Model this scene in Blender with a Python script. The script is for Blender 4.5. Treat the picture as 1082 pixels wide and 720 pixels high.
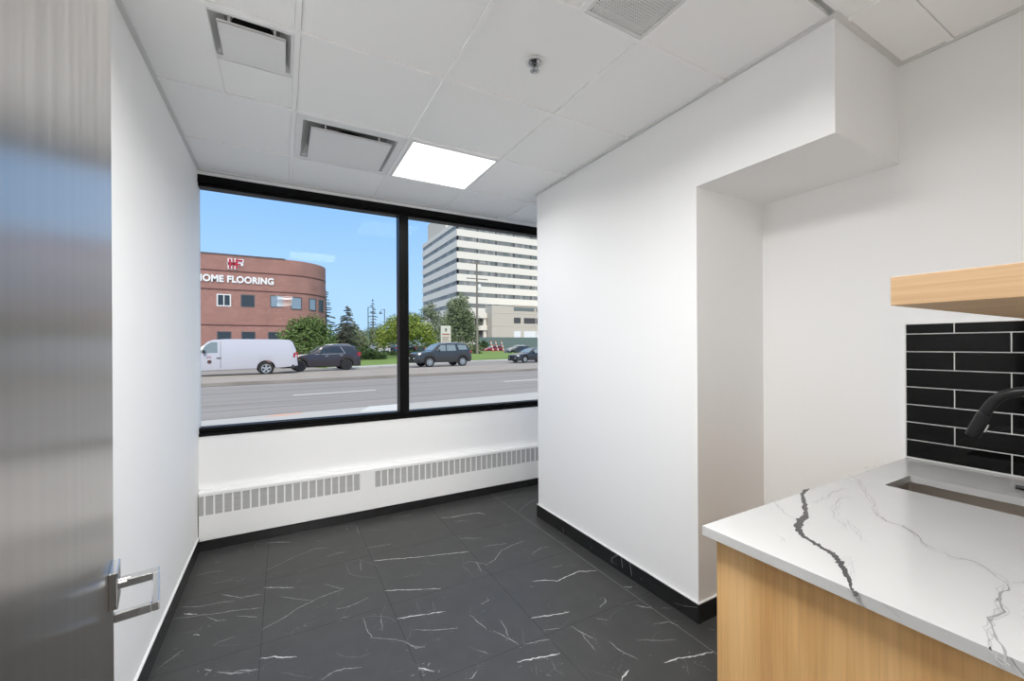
import bpy, bmesh, math, random
import numpy as np
from mathutils import Matrix, Vector

S = bpy.context.scene
for _o in list(S.objects):
    bpy.data.objects.remove(_o)
COL = S.collection
R = math.radians
random.seed(11)

# ------------------------------------------------------------------ camera
CAM_H = 1.40
_yaw, _roll = R(29.0), R(0.30)
_f = Vector((math.sin(_yaw), math.cos(_yaw), 0.0))
_r0 = Vector((math.cos(_yaw), -math.sin(_yaw), 0.0))
_d0 = Vector((0.0, 0.0, -1.0))
_r = _r0 * math.cos(_roll) + _d0 * math.sin(_roll)
_d = -_r0 * math.sin(_roll) + _d0 * math.cos(_roll)
cam = bpy.data.cameras.new('camera')
cam.sensor_width = 36.0
cam.lens = 36.0 * 436.2 / 1082.0
cam.shift_y = 5.05 / 1082.0
cam.clip_start = 0.01
cam.clip_end = 1000.0
cam_o = bpy.data.objects.new('camera', cam)
COL.objects.link(cam_o)
_m = Matrix.Identity(4)
for _i in range(3):
    _m[_i][0] = _r[_i]
    _m[_i][1] = -_d[_i]
    _m[_i][2] = -_f[_i]
_m[2][3] = CAM_H
cam_o.matrix_world = _m
S.camera = cam_o

# ------------------------------------------------------------------ exposure
S.view_settings.view_transform = 'Standard'
S.view_settings.look = 'None'
S.view_settings.gamma = 1.0
S.view_settings.use_curve_mapping = False
S.view_settings.exposure = 0.0
S.cycles.max_bounces = 14
S.cycles.diffuse_bounces = 9
S.cycles.glossy_bounces = 6
S.cycles.transparent_max_bounces = 24
S.cycles.sample_clamp_indirect = 6.0

PANEL_GLOW = 1.6        # face of the ceiling light panels in the room
PANEL_WATT = 34.5       # their light, thrown downwards
HALL_LIGHT = 50.0       # the hall's ceiling light panels, and the one added by the doorway

# ------------------------------------------------------------------ sky and sun
W = bpy.data.worlds.new('sky')
S.world = W
W.use_nodes = True
_n, _l = W.node_tree.nodes, W.node_tree.links
_n.clear()
_tc = _n.new('ShaderNodeTexCoord')
_sx = _n.new('ShaderNodeSeparateXYZ')
_rp = _n.new('ShaderNodeValToRGB')
_bg = _n.new('ShaderNodeBackground')
_out = _n.new('ShaderNodeOutputWorld')
_mr = _n.new('ShaderNodeMapRange')
_mr.inputs['From Min'].default_value = -1.0
_mr.inputs['From Max'].default_value = 1.0
_l.new(_tc.outputs['Generated'], _sx.inputs[0])
_l.new(_sx.outputs['Z'], _mr.inputs['Value'])
_l.new(_mr.outputs[0], _rp.inputs['Fac'])
_cr = _rp.color_ramp
_stops = [(0.0, (0.25, 0.24, 0.23)), (0.497, (0.40, 0.40, 0.40)), (0.505, (0.46, 0.70, 1.0)),
          (0.56, (0.42, 0.67, 1.0)), (0.64, (0.30, 0.56, 1.0)), (0.74, (0.215, 0.47, 0.98)),
          (0.82, (0.75, 0.85, 1.0)), (1.0, (1.0, 1.0, 1.0))]
while len(_cr.elements) < len(_stops):
    _cr.elements.new(0.5)
for _e, (_p, _c) in zip(_cr.elements, _stops):
    _e.position = _p
    _e.color = (*_c, 1.0)
_bg.inputs['Strength'].default_value = 1.2
_l.new(_rp.outputs['Color'], _bg.inputs['Color'])
_l.new(_bg.outputs[0], _out.inputs['Surface'])

sun = bpy.data.lights.new('sun', 'SUN')
sun.energy = 3.4
sun.angle = R(25)
sun.color = (1.0, 0.93, 0.84)
sun_o = bpy.data.objects.new('sun', sun)
COL.objects.link(sun_o)
sun_o.rotation_euler = (R(48), 0.0, R(-14))     # high behind our building, so the street faces are lit

# ------------------------------------------------------------------ materials
MATS = {}


def mat(name, color=(0.8, 0.8, 0.8), rough=0.5, metal=0.0, emit=None, spec=0.5, coat=0.0,
        noise=None, bump=None):
    """noise = (scale xyz, amount, second colour[, detail]); bump = (scale xyz, strength)"""
    if name in MATS:
        return MATS[name]
    m = bpy.data.materials.new(name)
    m.use_nodes = True
    nt = m.node_tree
    b = nt.nodes['Principled BSDF']
    b.inputs['Base Color'].default_value = (*color, 1)
    b.inputs['Roughness'].default_value = rough
    b.inputs['Metallic'].default_value = metal
    b.inputs['Specular IOR Level'].default_value = spec
    b.inputs['Coat Weight'].default_value = coat
    if emit:
        b.inputs['Emission Color'].default_value = (*emit[0], 1)
        b.inputs['Emission Strength'].default_value = emit[1]
    tc = None
    if noise or bump:
        tc = nt.nodes.new('ShaderNodeTexCoord')

    def tex(scale, detail=4.0):
        mp = nt.nodes.new('ShaderNodeMapping')
        mp.inputs['Scale'].default_value = scale
        nz = nt.nodes.new('ShaderNodeTexNoise')
        nz.inputs['Scale'].default_value = 1.0
        nz.inputs['Detail'].default_value = detail
        nt.links.new(tc.outputs['Object'], mp.inputs[0])
        nt.links.new(mp.outputs[0], nz.inputs['Vector'])
        return nz
    if noise:
        nz = tex(noise[0], noise[3] if len(noise) > 3 else 4.0)
        rp = nt.nodes.new('ShaderNodeValToRGB')
        rp.color_ramp.elements[0].position = 0.5 - 0.5 * noise[1]
        rp.color_ramp.elements[1].position = 0.5 + 0.5 * noise[1]
        rp.color_ramp.elements[0].color = (*color, 1)
        rp.color_ramp.elements[1].color = (*noise[2], 1)
        nt.links.new(nz.outputs['Fac'], rp.inputs[0])
        nt.links.new(rp.outputs[0], b.inputs['Base Color'])
    if bump:
        nz = tex(bump[0])
        bp = nt.nodes.new('ShaderNodeBump')
        bp.inputs['Strength'].default_value = bump[1]
        bp.inputs['Distance'].default_value = 0.002
        nt.links.new(nz.outputs['Fac'], bp.inputs['Height'])
        nt.links.new(bp.outputs[0], b.inputs['Normal'])
    MATS[name] = m
    return m


def glass_mat(name, tint=(0.95, 0.96, 0.96), f0=0.005):
    m = bpy.data.materials.new(name)
    m.use_nodes = True
    nt = m.node_tree
    nt.nodes.clear()
    out = nt.nodes.new('ShaderNodeOutputMaterial')
    mix = nt.nodes.new('ShaderNodeMixShader')
    tr = nt.nodes.new('ShaderNodeBsdfTransparent')
    gl = nt.nodes.new('ShaderNodeBsdfGlossy')
    tr.inputs['Color'].default_value = (*tint, 1)
    gl.inputs['Roughness'].default_value = 0.0
    lw = nt.nodes.new('ShaderNodeLayerWeight')
    lw.inputs['Blend'].default_value = 0.5
    pw = nt.nodes.new('ShaderNodeMath')
    pw.operation = 'POWER'
    pw.inputs[1].default_value = 5.0
    ma = nt.nodes.new('ShaderNodeMath')
    ma.operation = 'MULTIPLY_ADD'
    ma.inputs[1].default_value = 0.9
    ma.inputs[2].default_value = f0
    nt.links.new(lw.outputs['Facing'], pw.inputs[0])
    nt.links.new(pw.outputs[0], ma.inputs[0])
    nt.links.new(ma.outputs[0], mix.inputs[0])
    nt.links.new(tr.outputs[0], mix.inputs[1])
    nt.links.new(gl.outputs[0], mix.inputs[2])
    nt.links.new(mix.outputs[0], out.inputs['Surface'])
    MATS[name] = m
    return m


def brick_mat():
    m = bpy.data.materials.new('brick')
    m.use_nodes = True
    nt = m.node_tree
    b = nt.nodes['Principled BSDF']
    b.inputs['Roughness'].default_value = 0.9
    tc = nt.nodes.new('ShaderNodeTexCoord')
    sx = nt.nodes.new('ShaderNodeSeparateXYZ')
    cx = nt.nodes.new('ShaderNodeCombineXYZ')
    ad = nt.nodes.new('ShaderNodeMath')
    br = nt.nodes.new('ShaderNodeTexBrick')
    nt.links.new(tc.outputs['Object'], sx.inputs[0])
    nt.links.new(sx.outputs['X'], ad.inputs[0])
    nt.links.new(sx.outputs['Y'], ad.inputs[1])
    nt.links.new(ad.outputs[0], cx.inputs['X'])
    nt.links.new(sx.outputs['Z'], cx.inputs['Y'])
    nt.links.new(cx.outputs[0], br.inputs['Vector'])
    br.inputs['Color1'].default_value = (0.33, 0.132, 0.104, 1)
    br.inputs['Color2'].default_value = (0.44, 0.21, 0.17, 1)
    br.inputs['Mortar'].default_value = (0.46, 0.30, 0.25, 1)
    br.inputs['Scale'].default_value = 3.3
    br.inputs['Mortar Size'].default_value = 0.03
    nz = nt.nodes.new('ShaderNodeTexNoise')
    nz.inputs['Scale'].default_value = 0.7
    nt.links.new(tc.outputs['Object'], nz.inputs['Vector'])
    mx = nt.nodes.new('ShaderNodeMix')
    mx.data_type = 'RGBA'
    mx.blend_type = 'MULTIPLY'
    mx.inputs[0].default_value = 0.35
    nt.links.new(br.outputs['Color'], mx.inputs[6])
    nt.links.new(nz.outputs['Fac'], mx.inputs[7])
    nt.links.new(mx.outputs[2], b.inputs['Base Color'])
    MATS['brick'] = m
    return m


def wood_mat(name, along, c1, c2, c3, rough=0.45):
    """oak veneer; along = axis of the grain"""
    m = bpy.data.materials.new(name)
    m.use_nodes = True
    nt = m.node_tree
    b = nt.nodes['Principled BSDF']
    b.inputs['Roughness'].default_value = rough
    tc = nt.nodes.new('ShaderNodeTexCoord')
    outs = []
    for sc_long, sc_cross, det in ((0.9, 9.0, 5.0), (3.0, 150.0, 3.0)):
        mp = nt.nodes.new('ShaderNodeMapping')
        sc = [sc_cross] * 3
        sc[along] = sc_long
        mp.inputs['Scale'].default_value = sc
        nz = nt.nodes.new('ShaderNodeTexNoise')
        nz.inputs['Scale'].default_value = 1.0
        nz.inputs['Detail'].default_value = det
        nz.inputs['Distortion'].default_value = 0.6
        nt.links.new(tc.outputs['Object'], mp.inputs[0])
        nt.links.new(mp.outputs[0], nz.inputs['Vector'])
        outs.append(nz.outputs['Fac'])
    rp = nt.nodes.new('ShaderNodeValToRGB')
    e = rp.color_ramp.elements
    e[0].position, e[0].color = 0.30, (*c1, 1)
    e[1].position, e[1].color = 0.70, (*c3, 1)
    k = e.new(0.5)
    k.color = (*c2, 1)
    nt.links.new(outs[0], rp.inputs[0])
    r2 = nt.nodes.new('ShaderNodeValToRGB')
    r2.color_ramp.elements[0].position, r2.color_ramp.elements[0].color = 0.35, (0.88, 0.865, 0.84, 1)
    r2.color_ramp.elements[1].position, r2.color_ramp.elements[1].color = 0.62, (1, 1, 1, 1)
    nt.links.new(outs[1], r2.inputs[0])
    mx = nt.nodes.new('ShaderNodeMix')
    mx.data_type = 'RGBA'
    mx.blend_type = 'MULTIPLY'
    mx.inputs[0].default_value = 1.0
    nt.links.new(rp.outputs[0], mx.inputs[6])
    nt.links.new(r2.outputs[0], mx.inputs[7])
    nt.links.new(mx.outputs[2], b.inputs['Base Color'])
    MATS[name] = m
    return m


def door_mat():
    """dark steel-look door skin with a vertical brushed grain"""
    m = bpy.data.materials.new('door_skin')
    m.use_nodes = True
    nt = m.node_tree
    b = nt.nodes['Principled BSDF']
    b.inputs['Metallic'].default_value = 1.0
    b.inputs['Anisotropic'].default_value = 0.35
    tg = nt.nodes.new('ShaderNodeTangent')
    tg.uv_map = 'grain'
    tg.direction_type = 'UV_MAP'
    nt.links.new(tg.outputs[0], b.inputs['Tangent'])
    tc = nt.nodes.new('ShaderNodeTexCoord')
    mp = nt.nodes.new('ShaderNodeMapping')
    mp.inputs['Scale'].default_value = (38.0, 1.0, 0.7)
    nz = nt.nodes.new('ShaderNodeTexNoise')
    nz.inputs['Scale'].default_value = 1.0
    nz.inputs['Detail'].default_value = 5.0
    nt.links.new(tc.outputs['Object'], mp.inputs[0])
    nt.links.new(mp.outputs[0], nz.inputs['Vector'])
    rp = nt.nodes.new('ShaderNodeValToRGB')
    rp.color_ramp.elements[0].position, rp.color_ramp.elements[0].color = 0.3, (0.36, 0.34, 0.32, 1)
    rp.color_ramp.elements[1].position, rp.color_ramp.elements[1].color = 0.75, (0.47, 0.445, 0.415, 1)
    nt.links.new(nz.outputs['Fac'], rp.inputs[0])
    nt.links.new(rp.outputs[0], b.inputs['Base Color'])
    mr = nt.nodes.new('ShaderNodeMapRange')
    mr.inputs['To Min'].default_value = 0.25
    mr.inputs['To Max'].default_value = 0.35
    nt.links.new(nz.outputs['Fac'], mr.inputs['Value'])
    nt.links.new(mr.outputs[0], b.inputs['Roughness'])
    MATS['door_skin'] = m
    return m


mat('wall_paint', (0.90, 0.90, 0.897), 0.75, spec=0.25, bump=((260, 260, 260), 0.04))
mat('ceiling_tile', (0.96, 0.96, 0.95), 0.9, spec=0.2, bump=((300, 300, 300), 0.10))
mat('ceiling_grid', (0.96, 0.96, 0.952), 0.6, spec=0.3)
mat('edge_angle', (0.70, 0.70, 0.69), 0.6, spec=0.3)  # greyer than the grid: contact shading put into the colour
mat('floor_tile', (0.034, 0.034, 0.033), 0.40, spec=0.4, noise=((9, 9, 9), 0.8, (0.050, 0.050, 0.0485), 7.0))
mat('grout', (0.018, 0.018, 0.018), 0.8)
mat('vein_faint', (0.11, 0.11, 0.11), 0.4)
mat('vein_mid', (0.28, 0.28, 0.275), 0.4)
mat('vein_bright', (0.62, 0.62, 0.61), 0.4)
mat('base_tile', (0.012, 0.012, 0.012), 0.25, noise=((14, 14, 14), 0.8, (0.022, 0.022, 0.022)))
mat('base_edge', (0.75, 0.75, 0.75), 0.4)
mat('frame_black', (0.004, 0.004, 0.004), 0.40, spec=0.12)
mat('heater_white', (0.87, 0.87, 0.86), 0.45)
mat('heater_slot', (0.52, 0.52, 0.515), 0.6, noise=((4, 4, 330), 0.5, (0.36, 0.36, 0.36)))
mat('quartz', (0.53, 0.53, 0.525), 0.16, spec=0.5, noise=((6, 6, 6), 0.9, (0.49, 0.49, 0.485), 6.0))
mat('quartz_vein_faint', (0.41, 0.405, 0.40), 0.2)
mat('quartz_vein_mid', (0.30, 0.295, 0.288), 0.2)
mat('quartz_vein_dark', (0.035, 0.034, 0.033), 0.25)
mat('tile_black', (0.004, 0.004, 0.004), 0.06, spec=0.16)
mat('grout_white', (0.80, 0.80, 0.78), 0.8)
mat('steel', (0.56, 0.52, 0.475), 0.28, metal=0.95, bump=((400, 6, 400), 0.05))
mat('satin_nickel', (0.60, 0.60, 0.60), 0.17, metal=1.0)
mat('black_metal', (0.006, 0.006, 0.0065), 0.36, spec=0.35)
mat('dark_hole', (0.012, 0.012, 0.012), 0.9)
mat('duct_metal', (0.34, 0.34, 0.335), 0.5)
mat('grille_grey', (0.74, 0.74, 0.73), 0.5)
mat('white_enamel', (0.82, 0.82, 0.81), 0.4)
mat('chrome', (0.36, 0.36, 0.36), 0.12, metal=1.0)
mat('panel_glow', (1, 1, 1), 0.5, emit=((1.0, 0.985, 0.95), PANEL_GLOW))
mat('hall_glow', (1, 1, 1), 0.5, emit=((1.0, 0.99, 0.97), HALL_LIGHT))
glass_mat('window_glass')
brick_mat()
door_mat()
wood_mat('oak_upright', 2, (0.58, 0.325, 0.125), (0.69, 0.42, 0.18), (0.77, 0.50, 0.24))
wood_mat('oak_level', 1, (0.52, 0.335, 0.18), (0.565, 0.375, 0.21), (0.60, 0.41, 0.24))
# outdoors
mat('asphalt', (0.215, 0.195, 0.182), 0.85, noise=((0.10, 1.6, 1), 0.8, (0.325, 0.298, 0.28), 5.0))
mat('gutter', (0.13, 0.128, 0.125), 0.9)
mat('concrete', (0.40, 0.385, 0.365), 0.9, noise=((0.8, 0.8, 0.8), 0.8, (0.47, 0.455, 0.43)))
mat('concrete_light', (0.58, 0.57, 0.55), 0.9)
mat('median_dirt', (0.26, 0.225, 0.195), 0.95, noise=((0.9, 2.4, 1), 0.6, (0.38, 0.34, 0.30), 6.0))
mat('median_curb', (0.20, 0.175, 0.15), 0.95, noise=((0.7, 2.0, 2), 0.7, (0.34, 0.30, 0.26)))
mat('road_white', (0.66, 0.65, 0.63), 0.8)
mat('road_orange', (0.58, 0.36, 0.27), 0.8)
mat('lawn_green', (0.12, 0.20, 0.035), 0.95, noise=((0.35, 0.9, 1), 0.7, (0.19, 0.285, 0.065), 7.0))
mat('brick_band', (0.095, 0.042, 0.035), 0.8)
mat('coping', (0.11, 0.10, 0.10), 0.6)
mat('window_dark', (0.035, 0.045, 0.055), 0.12)
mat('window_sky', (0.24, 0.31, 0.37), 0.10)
mat('frame_white', (0.75, 0.75, 0.73), 0.5)
mat('frame_grey', (0.08, 0.085, 0.09), 0.4)
mat('sign_white', (0.80, 0.80, 0.78), 0.4)
mat('sign_red', (0.42, 0.012, 0.035), 0.4)
mat('tower_white', (0.74, 0.70, 0.61), 0.8)
mat('tower_beige', (0.52, 0.47, 0.385), 0.85)
mat('tower_beige_light', (0.60, 0.55, 0.46), 0.85)
mat('tower_glass_a', (0.20, 0.21, 0.20), 0.5)
mat('tower_glass_b', (0.28, 0.285, 0.27), 0.5)
mat('tower_glass_c', (0.145, 0.17, 0.16), 0.5)
mat('tower_post', (0.06, 0.06, 0.058), 0.6)
mat('bark', (0.10, 0.078, 0.058), 0.9)
mat('bark_pale', (0.34, 0.32, 0.28), 0.9)
mat('pole_wood', (0.23, 0.20, 0.165), 0.9)
mat('pole_green', (0.10, 0.19, 0.17), 0.6)
for _nm, _a in (('leaf_green', ((0.07, 0.12, 0.03), (0.13, 0.195, 0.055), (0.21, 0.29, 0.10))),
                ('leaf_lime', ((0.13, 0.19, 0.025), (0.22, 0.28, 0.045), (0.32, 0.38, 0.08))),
                ('leaf_olive', ((0.10, 0.13, 0.06), (0.18, 0.22, 0.11), (0.28, 0.32, 0.17))),
                ('leaf_pine', ((0.07, 0.085, 0.06), (0.13, 0.15, 0.11), (0.21, 0.23, 0.17))),
                ('leaf_dark', ((0.03, 0.055, 0.018), (0.055, 0.095, 0.03), (0.09, 0.14, 0.05)))):
    for _k in range(3):
        mat(f'{_nm}_{_k}', _a[_k], 0.8, spec=0.2)
mat('van_white', (0.50, 0.49, 0.53), 0.3, coat=0.5)
mat('paint_plum', (0.026, 0.020, 0.028), 0.25, coat=0.7)
mat('paint_slate', (0.030, 0.033, 0.037), 0.22, coat=0.6)
mat('paint_black', (0.020, 0.022, 0.025), 0.25, coat=0.7)
mat('paint_red', (0.24, 0.018, 0.022), 0.3, coat=0.5)
mat('paint_blue', (0.035, 0.075, 0.16), 0.3, coat=0.5)
mat('paint_silver', (0.42, 0.43, 0.45), 0.3, coat=0.5)
mat('car_glass', (0.022, 0.027, 0.030), 0.06, spec=0.8)
mat('car_glass_pale', (0.20, 0.24, 0.24), 0.10, spec=0.8)  # pale tone carries the reflections seen in the glass
mat('car_trim', (0.018, 0.018, 0.019), 0.55)
mat('rubber', (0.016, 0.016, 0.016), 0.8)
mat('alloy', (0.60, 0.60, 0.60), 0.3, metal=0.8)
mat('alloy_dark', (0.035, 0.035, 0.038), 0.35, metal=0.6)
mat('tail_red', (0.42, 0.012, 0.02), 0.2)
mat('lamp_clear', (0.75, 0.75, 0.74), 0.15)
mat('fence_green', (0.115, 0.165, 0.145), 0.8)
mat('barrier_orange', (0.62, 0.18, 0.10), 0.6)
mat('sign_cream', (0.60, 0.575, 0.49), 0.7)
mat('sign_ink', (0.10, 0.095, 0.09), 0.7)
mat('sign_line', (0.36, 0.12, 0.09), 0.7)


# ------------------------------------------------------------------ mesh helpers
class MB:
    def __init__(self):
        self.v, self.f, self.m = [], [], []

    def add(self, verts, faces, mi=0):
        o = len(self.v)
        self.v += [tuple(p) for p in verts]
        for q in faces:
            self.f.append([o + i for i in q])
            self.m.append(mi)
        return self

    def box(self, x0, x1, y0, y1, z0, z1, mi=0):
        v = [(x, y, z) for z in (z0, z1) for y in (y0, y1) for x in (x0, x1)]
        return self.add(v, [(0, 2, 3, 1), (4, 5, 7, 6), (0, 1, 5, 4), (2, 6, 7, 3), (0, 4, 6, 2), (1, 3, 7, 5)], mi)

    def prism(self, poly, z0, z1, mi=0, mi_side=None):
        """poly counter-clockwise in xy"""
        n = len(poly)
        z1f = z1 if callable(z1) else (lambda x, y: z1)
        v = [(x, y, z0) for x, y in poly] + [(x, y, z1f(x, y)) for x, y in poly]
        self.add(v, [tuple(range(n - 1, -1, -1))], mi)
        self.f[-1:] = [self.f[-1]]
        o = len(self.v) - 2 * n
        self.f.append([o + n + i for i in range(n)])
        self.m.append(mi)
        for i in range(n):
            j = (i + 1) % n
            self.f.append([o + i, o + j, o + n + j, o + n + i])
            self.m.append(mi if mi_side is None else mi_side)
        return self

    def tube(self, pts, rad, seg=12, mi=0, caps=True):
        """tube through points; rad a number or one per point"""
        pts = [Vector(p) for p in pts]
        n = len(pts)
        rr = rad if isinstance(rad, (list, tuple)) else [rad] * n
        t0 = (pts[1] - pts[0]).normalized()
        a = Vector((0, 0, 1)) if abs(t0.z) < 0.9 else Vector((1, 0, 0))
        u = t0.cross(a).normalized()
        rings = []
        for i in range(n):
            t = (pts[min(n - 1, i + 1)] - pts[max(0, i - 1)]).normalized()
            u = (u - t * u.dot(t)).normalized()
            w = t.cross(u)
            rings.append([pts[i] + (u * math.cos(2 * math.pi * k / seg) + w * math.sin(2 * math.pi * k / seg)) * rr[i]
                          for k in range(seg)])
        v = [p for r_ in rings for p in r_]
        f = [(i * seg + k, i * seg + (k + 1) % seg, (i + 1) * seg + (k + 1) % seg, (i + 1) * seg + k)
             for i in range(n - 1) for k in range(seg)]
        if caps:
            f += [tuple(range(seg - 1, -1, -1)), tuple((n - 1) * seg + k for k in range(seg))]
        return self.add(v, f, mi)

    def lathe(self, prof, seg=24, c=(0, 0, 0), axis='z', mi=0, close=False):
        """prof = [(radius, height)] around an axis through c"""
        v = []
        for r_, h in prof:
            for k in range(seg):
                a = 2 * math.pi * k / seg
                p = (r_ * math.cos(a), r_ * math.sin(a), h)
                if axis == 'y':
                    p = (p[0], h, -p[1])
                v.append((c[0] + p[0], c[1] + p[1], c[2] + p[2]))
        n = len(prof)
        f = [(i * seg + k, i * seg + (k + 1) % seg, (i + 1) * seg + (k + 1) % seg, (i + 1) * seg + k)
             for i in range(n - 1) for k in range(seg)]
        return self.add(v, f, mi)

    def build(self, name, mats, parent=None, origin=(0, 0, 0), smooth=None, bevel=None, fix=True):
        if not isinstance(mats, (list, tuple)):
            mats = [mats]
        ox, oy, oz = origin
        me = bpy.data.meshes.new(name)
        me.from_pydata([(x - ox, y - oy, z - oz) for x, y, z in self.v], [], self.f)
        for m in mats:
            me.materials.append(MATS[m])
        for p, k in zip(me.polygons, self.m):
            p.material_index = k
        if fix:
            bm = bmesh.new()
            bm.from_mesh(me)
            bmesh.ops.recalc_face_normals(bm, faces=bm.faces)
            bm.to_mesh(me)
            bm.free()
        if smooth:
            for p in me.polygons:
                p.use_smooth = True
            me.set_sharp_from_angle(angle=R(smooth))
        me.update()
        o = bpy.data.objects.new(name, me)
        COL.objects.link(o)
        if parent is not None:
            o.parent = parent
        else:
            o.location = origin
        if bevel:
            b = o.modifiers.new('bevel', 'BEVEL')
            b.width = bevel
            b.segments = 2
            b.limit_method = 'ANGLE'
            b.angle_limit = R(40)
        return o


def tag(o, label, cat, group=None, kind=None):
    o['label'] = label
    o['category'] = cat
    if group:
        o['group'] = group
    if kind:
        o['kind'] = kind
    return o


def thing(name, label, cat, loc=(0, 0, 0), rz=0.0, group=None):
    o = bpy.data.objects.new(name, None)
    o.empty_display_size = 0.1
    COL.objects.link(o)
    o.location = loc
    o.rotation_euler = (0, 0, rz)
    return tag(o, label, cat, group)


def struct(name, mb, mats, label=None, cat=None, **kw):
    o = mb.build(name, mats, **kw)
    o['kind'] = 'structure'
    if label:
        o['label'] = label
    if cat:
        o['category'] = cat
    return o


def ribbon(mb, pts, w, z, mi, jit=0.35, rnd=random, wob=0.0):
    """a thin flat vein through xy points, ragged and tapered"""
    fine = []
    for a, b in zip(pts[:-1], pts[1:]):
        d = math.hypot(b[0] - a[0], b[1] - a[1])
        n = max(2, int(d / 0.012))
        fine += [(a[0] + (b[0] - a[0]) * i / n, a[1] + (b[1] - a[1]) * i / n) for i in range(n)]
    fine.append(tuple(pts[-1]))
    n = len(fine)
    v = []
    drift = 0.0
    for i, (x, y) in enumerate(fine):
        drift = drift * .75 + rnd.uniform(-1, 1) * wob
        a, b = fine[max(0, i - 1)], fine[min(n - 1, i + 1)]
        tx, ty = b[0] - a[0], b[1] - a[1]
        q = math.hypot(tx, ty) or 1.0
        nx, ny = -ty / q, tx / q
        s = rnd.uniform(-1, 1) * w * jit + (drift if 0 < i < n - 1 else 0.0)
        e = 0.35 + 0.65 * min(1.0, min(i, n - 1 - i) / 3.0)
        hw = 0.5 * w * e * rnd.uniform(0.45, 1.25)
        v += [(x + nx * (s + hw), y + ny * (s + hw), z), (x + nx * (s - hw), y + ny * (s - hw), z)]
    f = [(2 * i, 2 * i + 1, 2 * i + 3, 2 * i + 2) for i in range(n - 1)]
    mb.add(v, f, mi)

# ================================================================== THE ROOM
LX, RX, WY, NY = -0.515, 2.393, 3.56, 0.095      # left wall, right wall, window wall, near wall (door) faces
PX, PY0, PY1 = 1.82, 1.364, 2.85                 # the boxed-out partition
SY0, SZ = 0.767, 2.194                           # end and underside of the soffit
CZ = 2.628                                       # underside of the ceiling grid
TOP = 2.95
HX0, HX1, HY = -3.0, 4.2, -9.0                   # the hall outside the door

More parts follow.
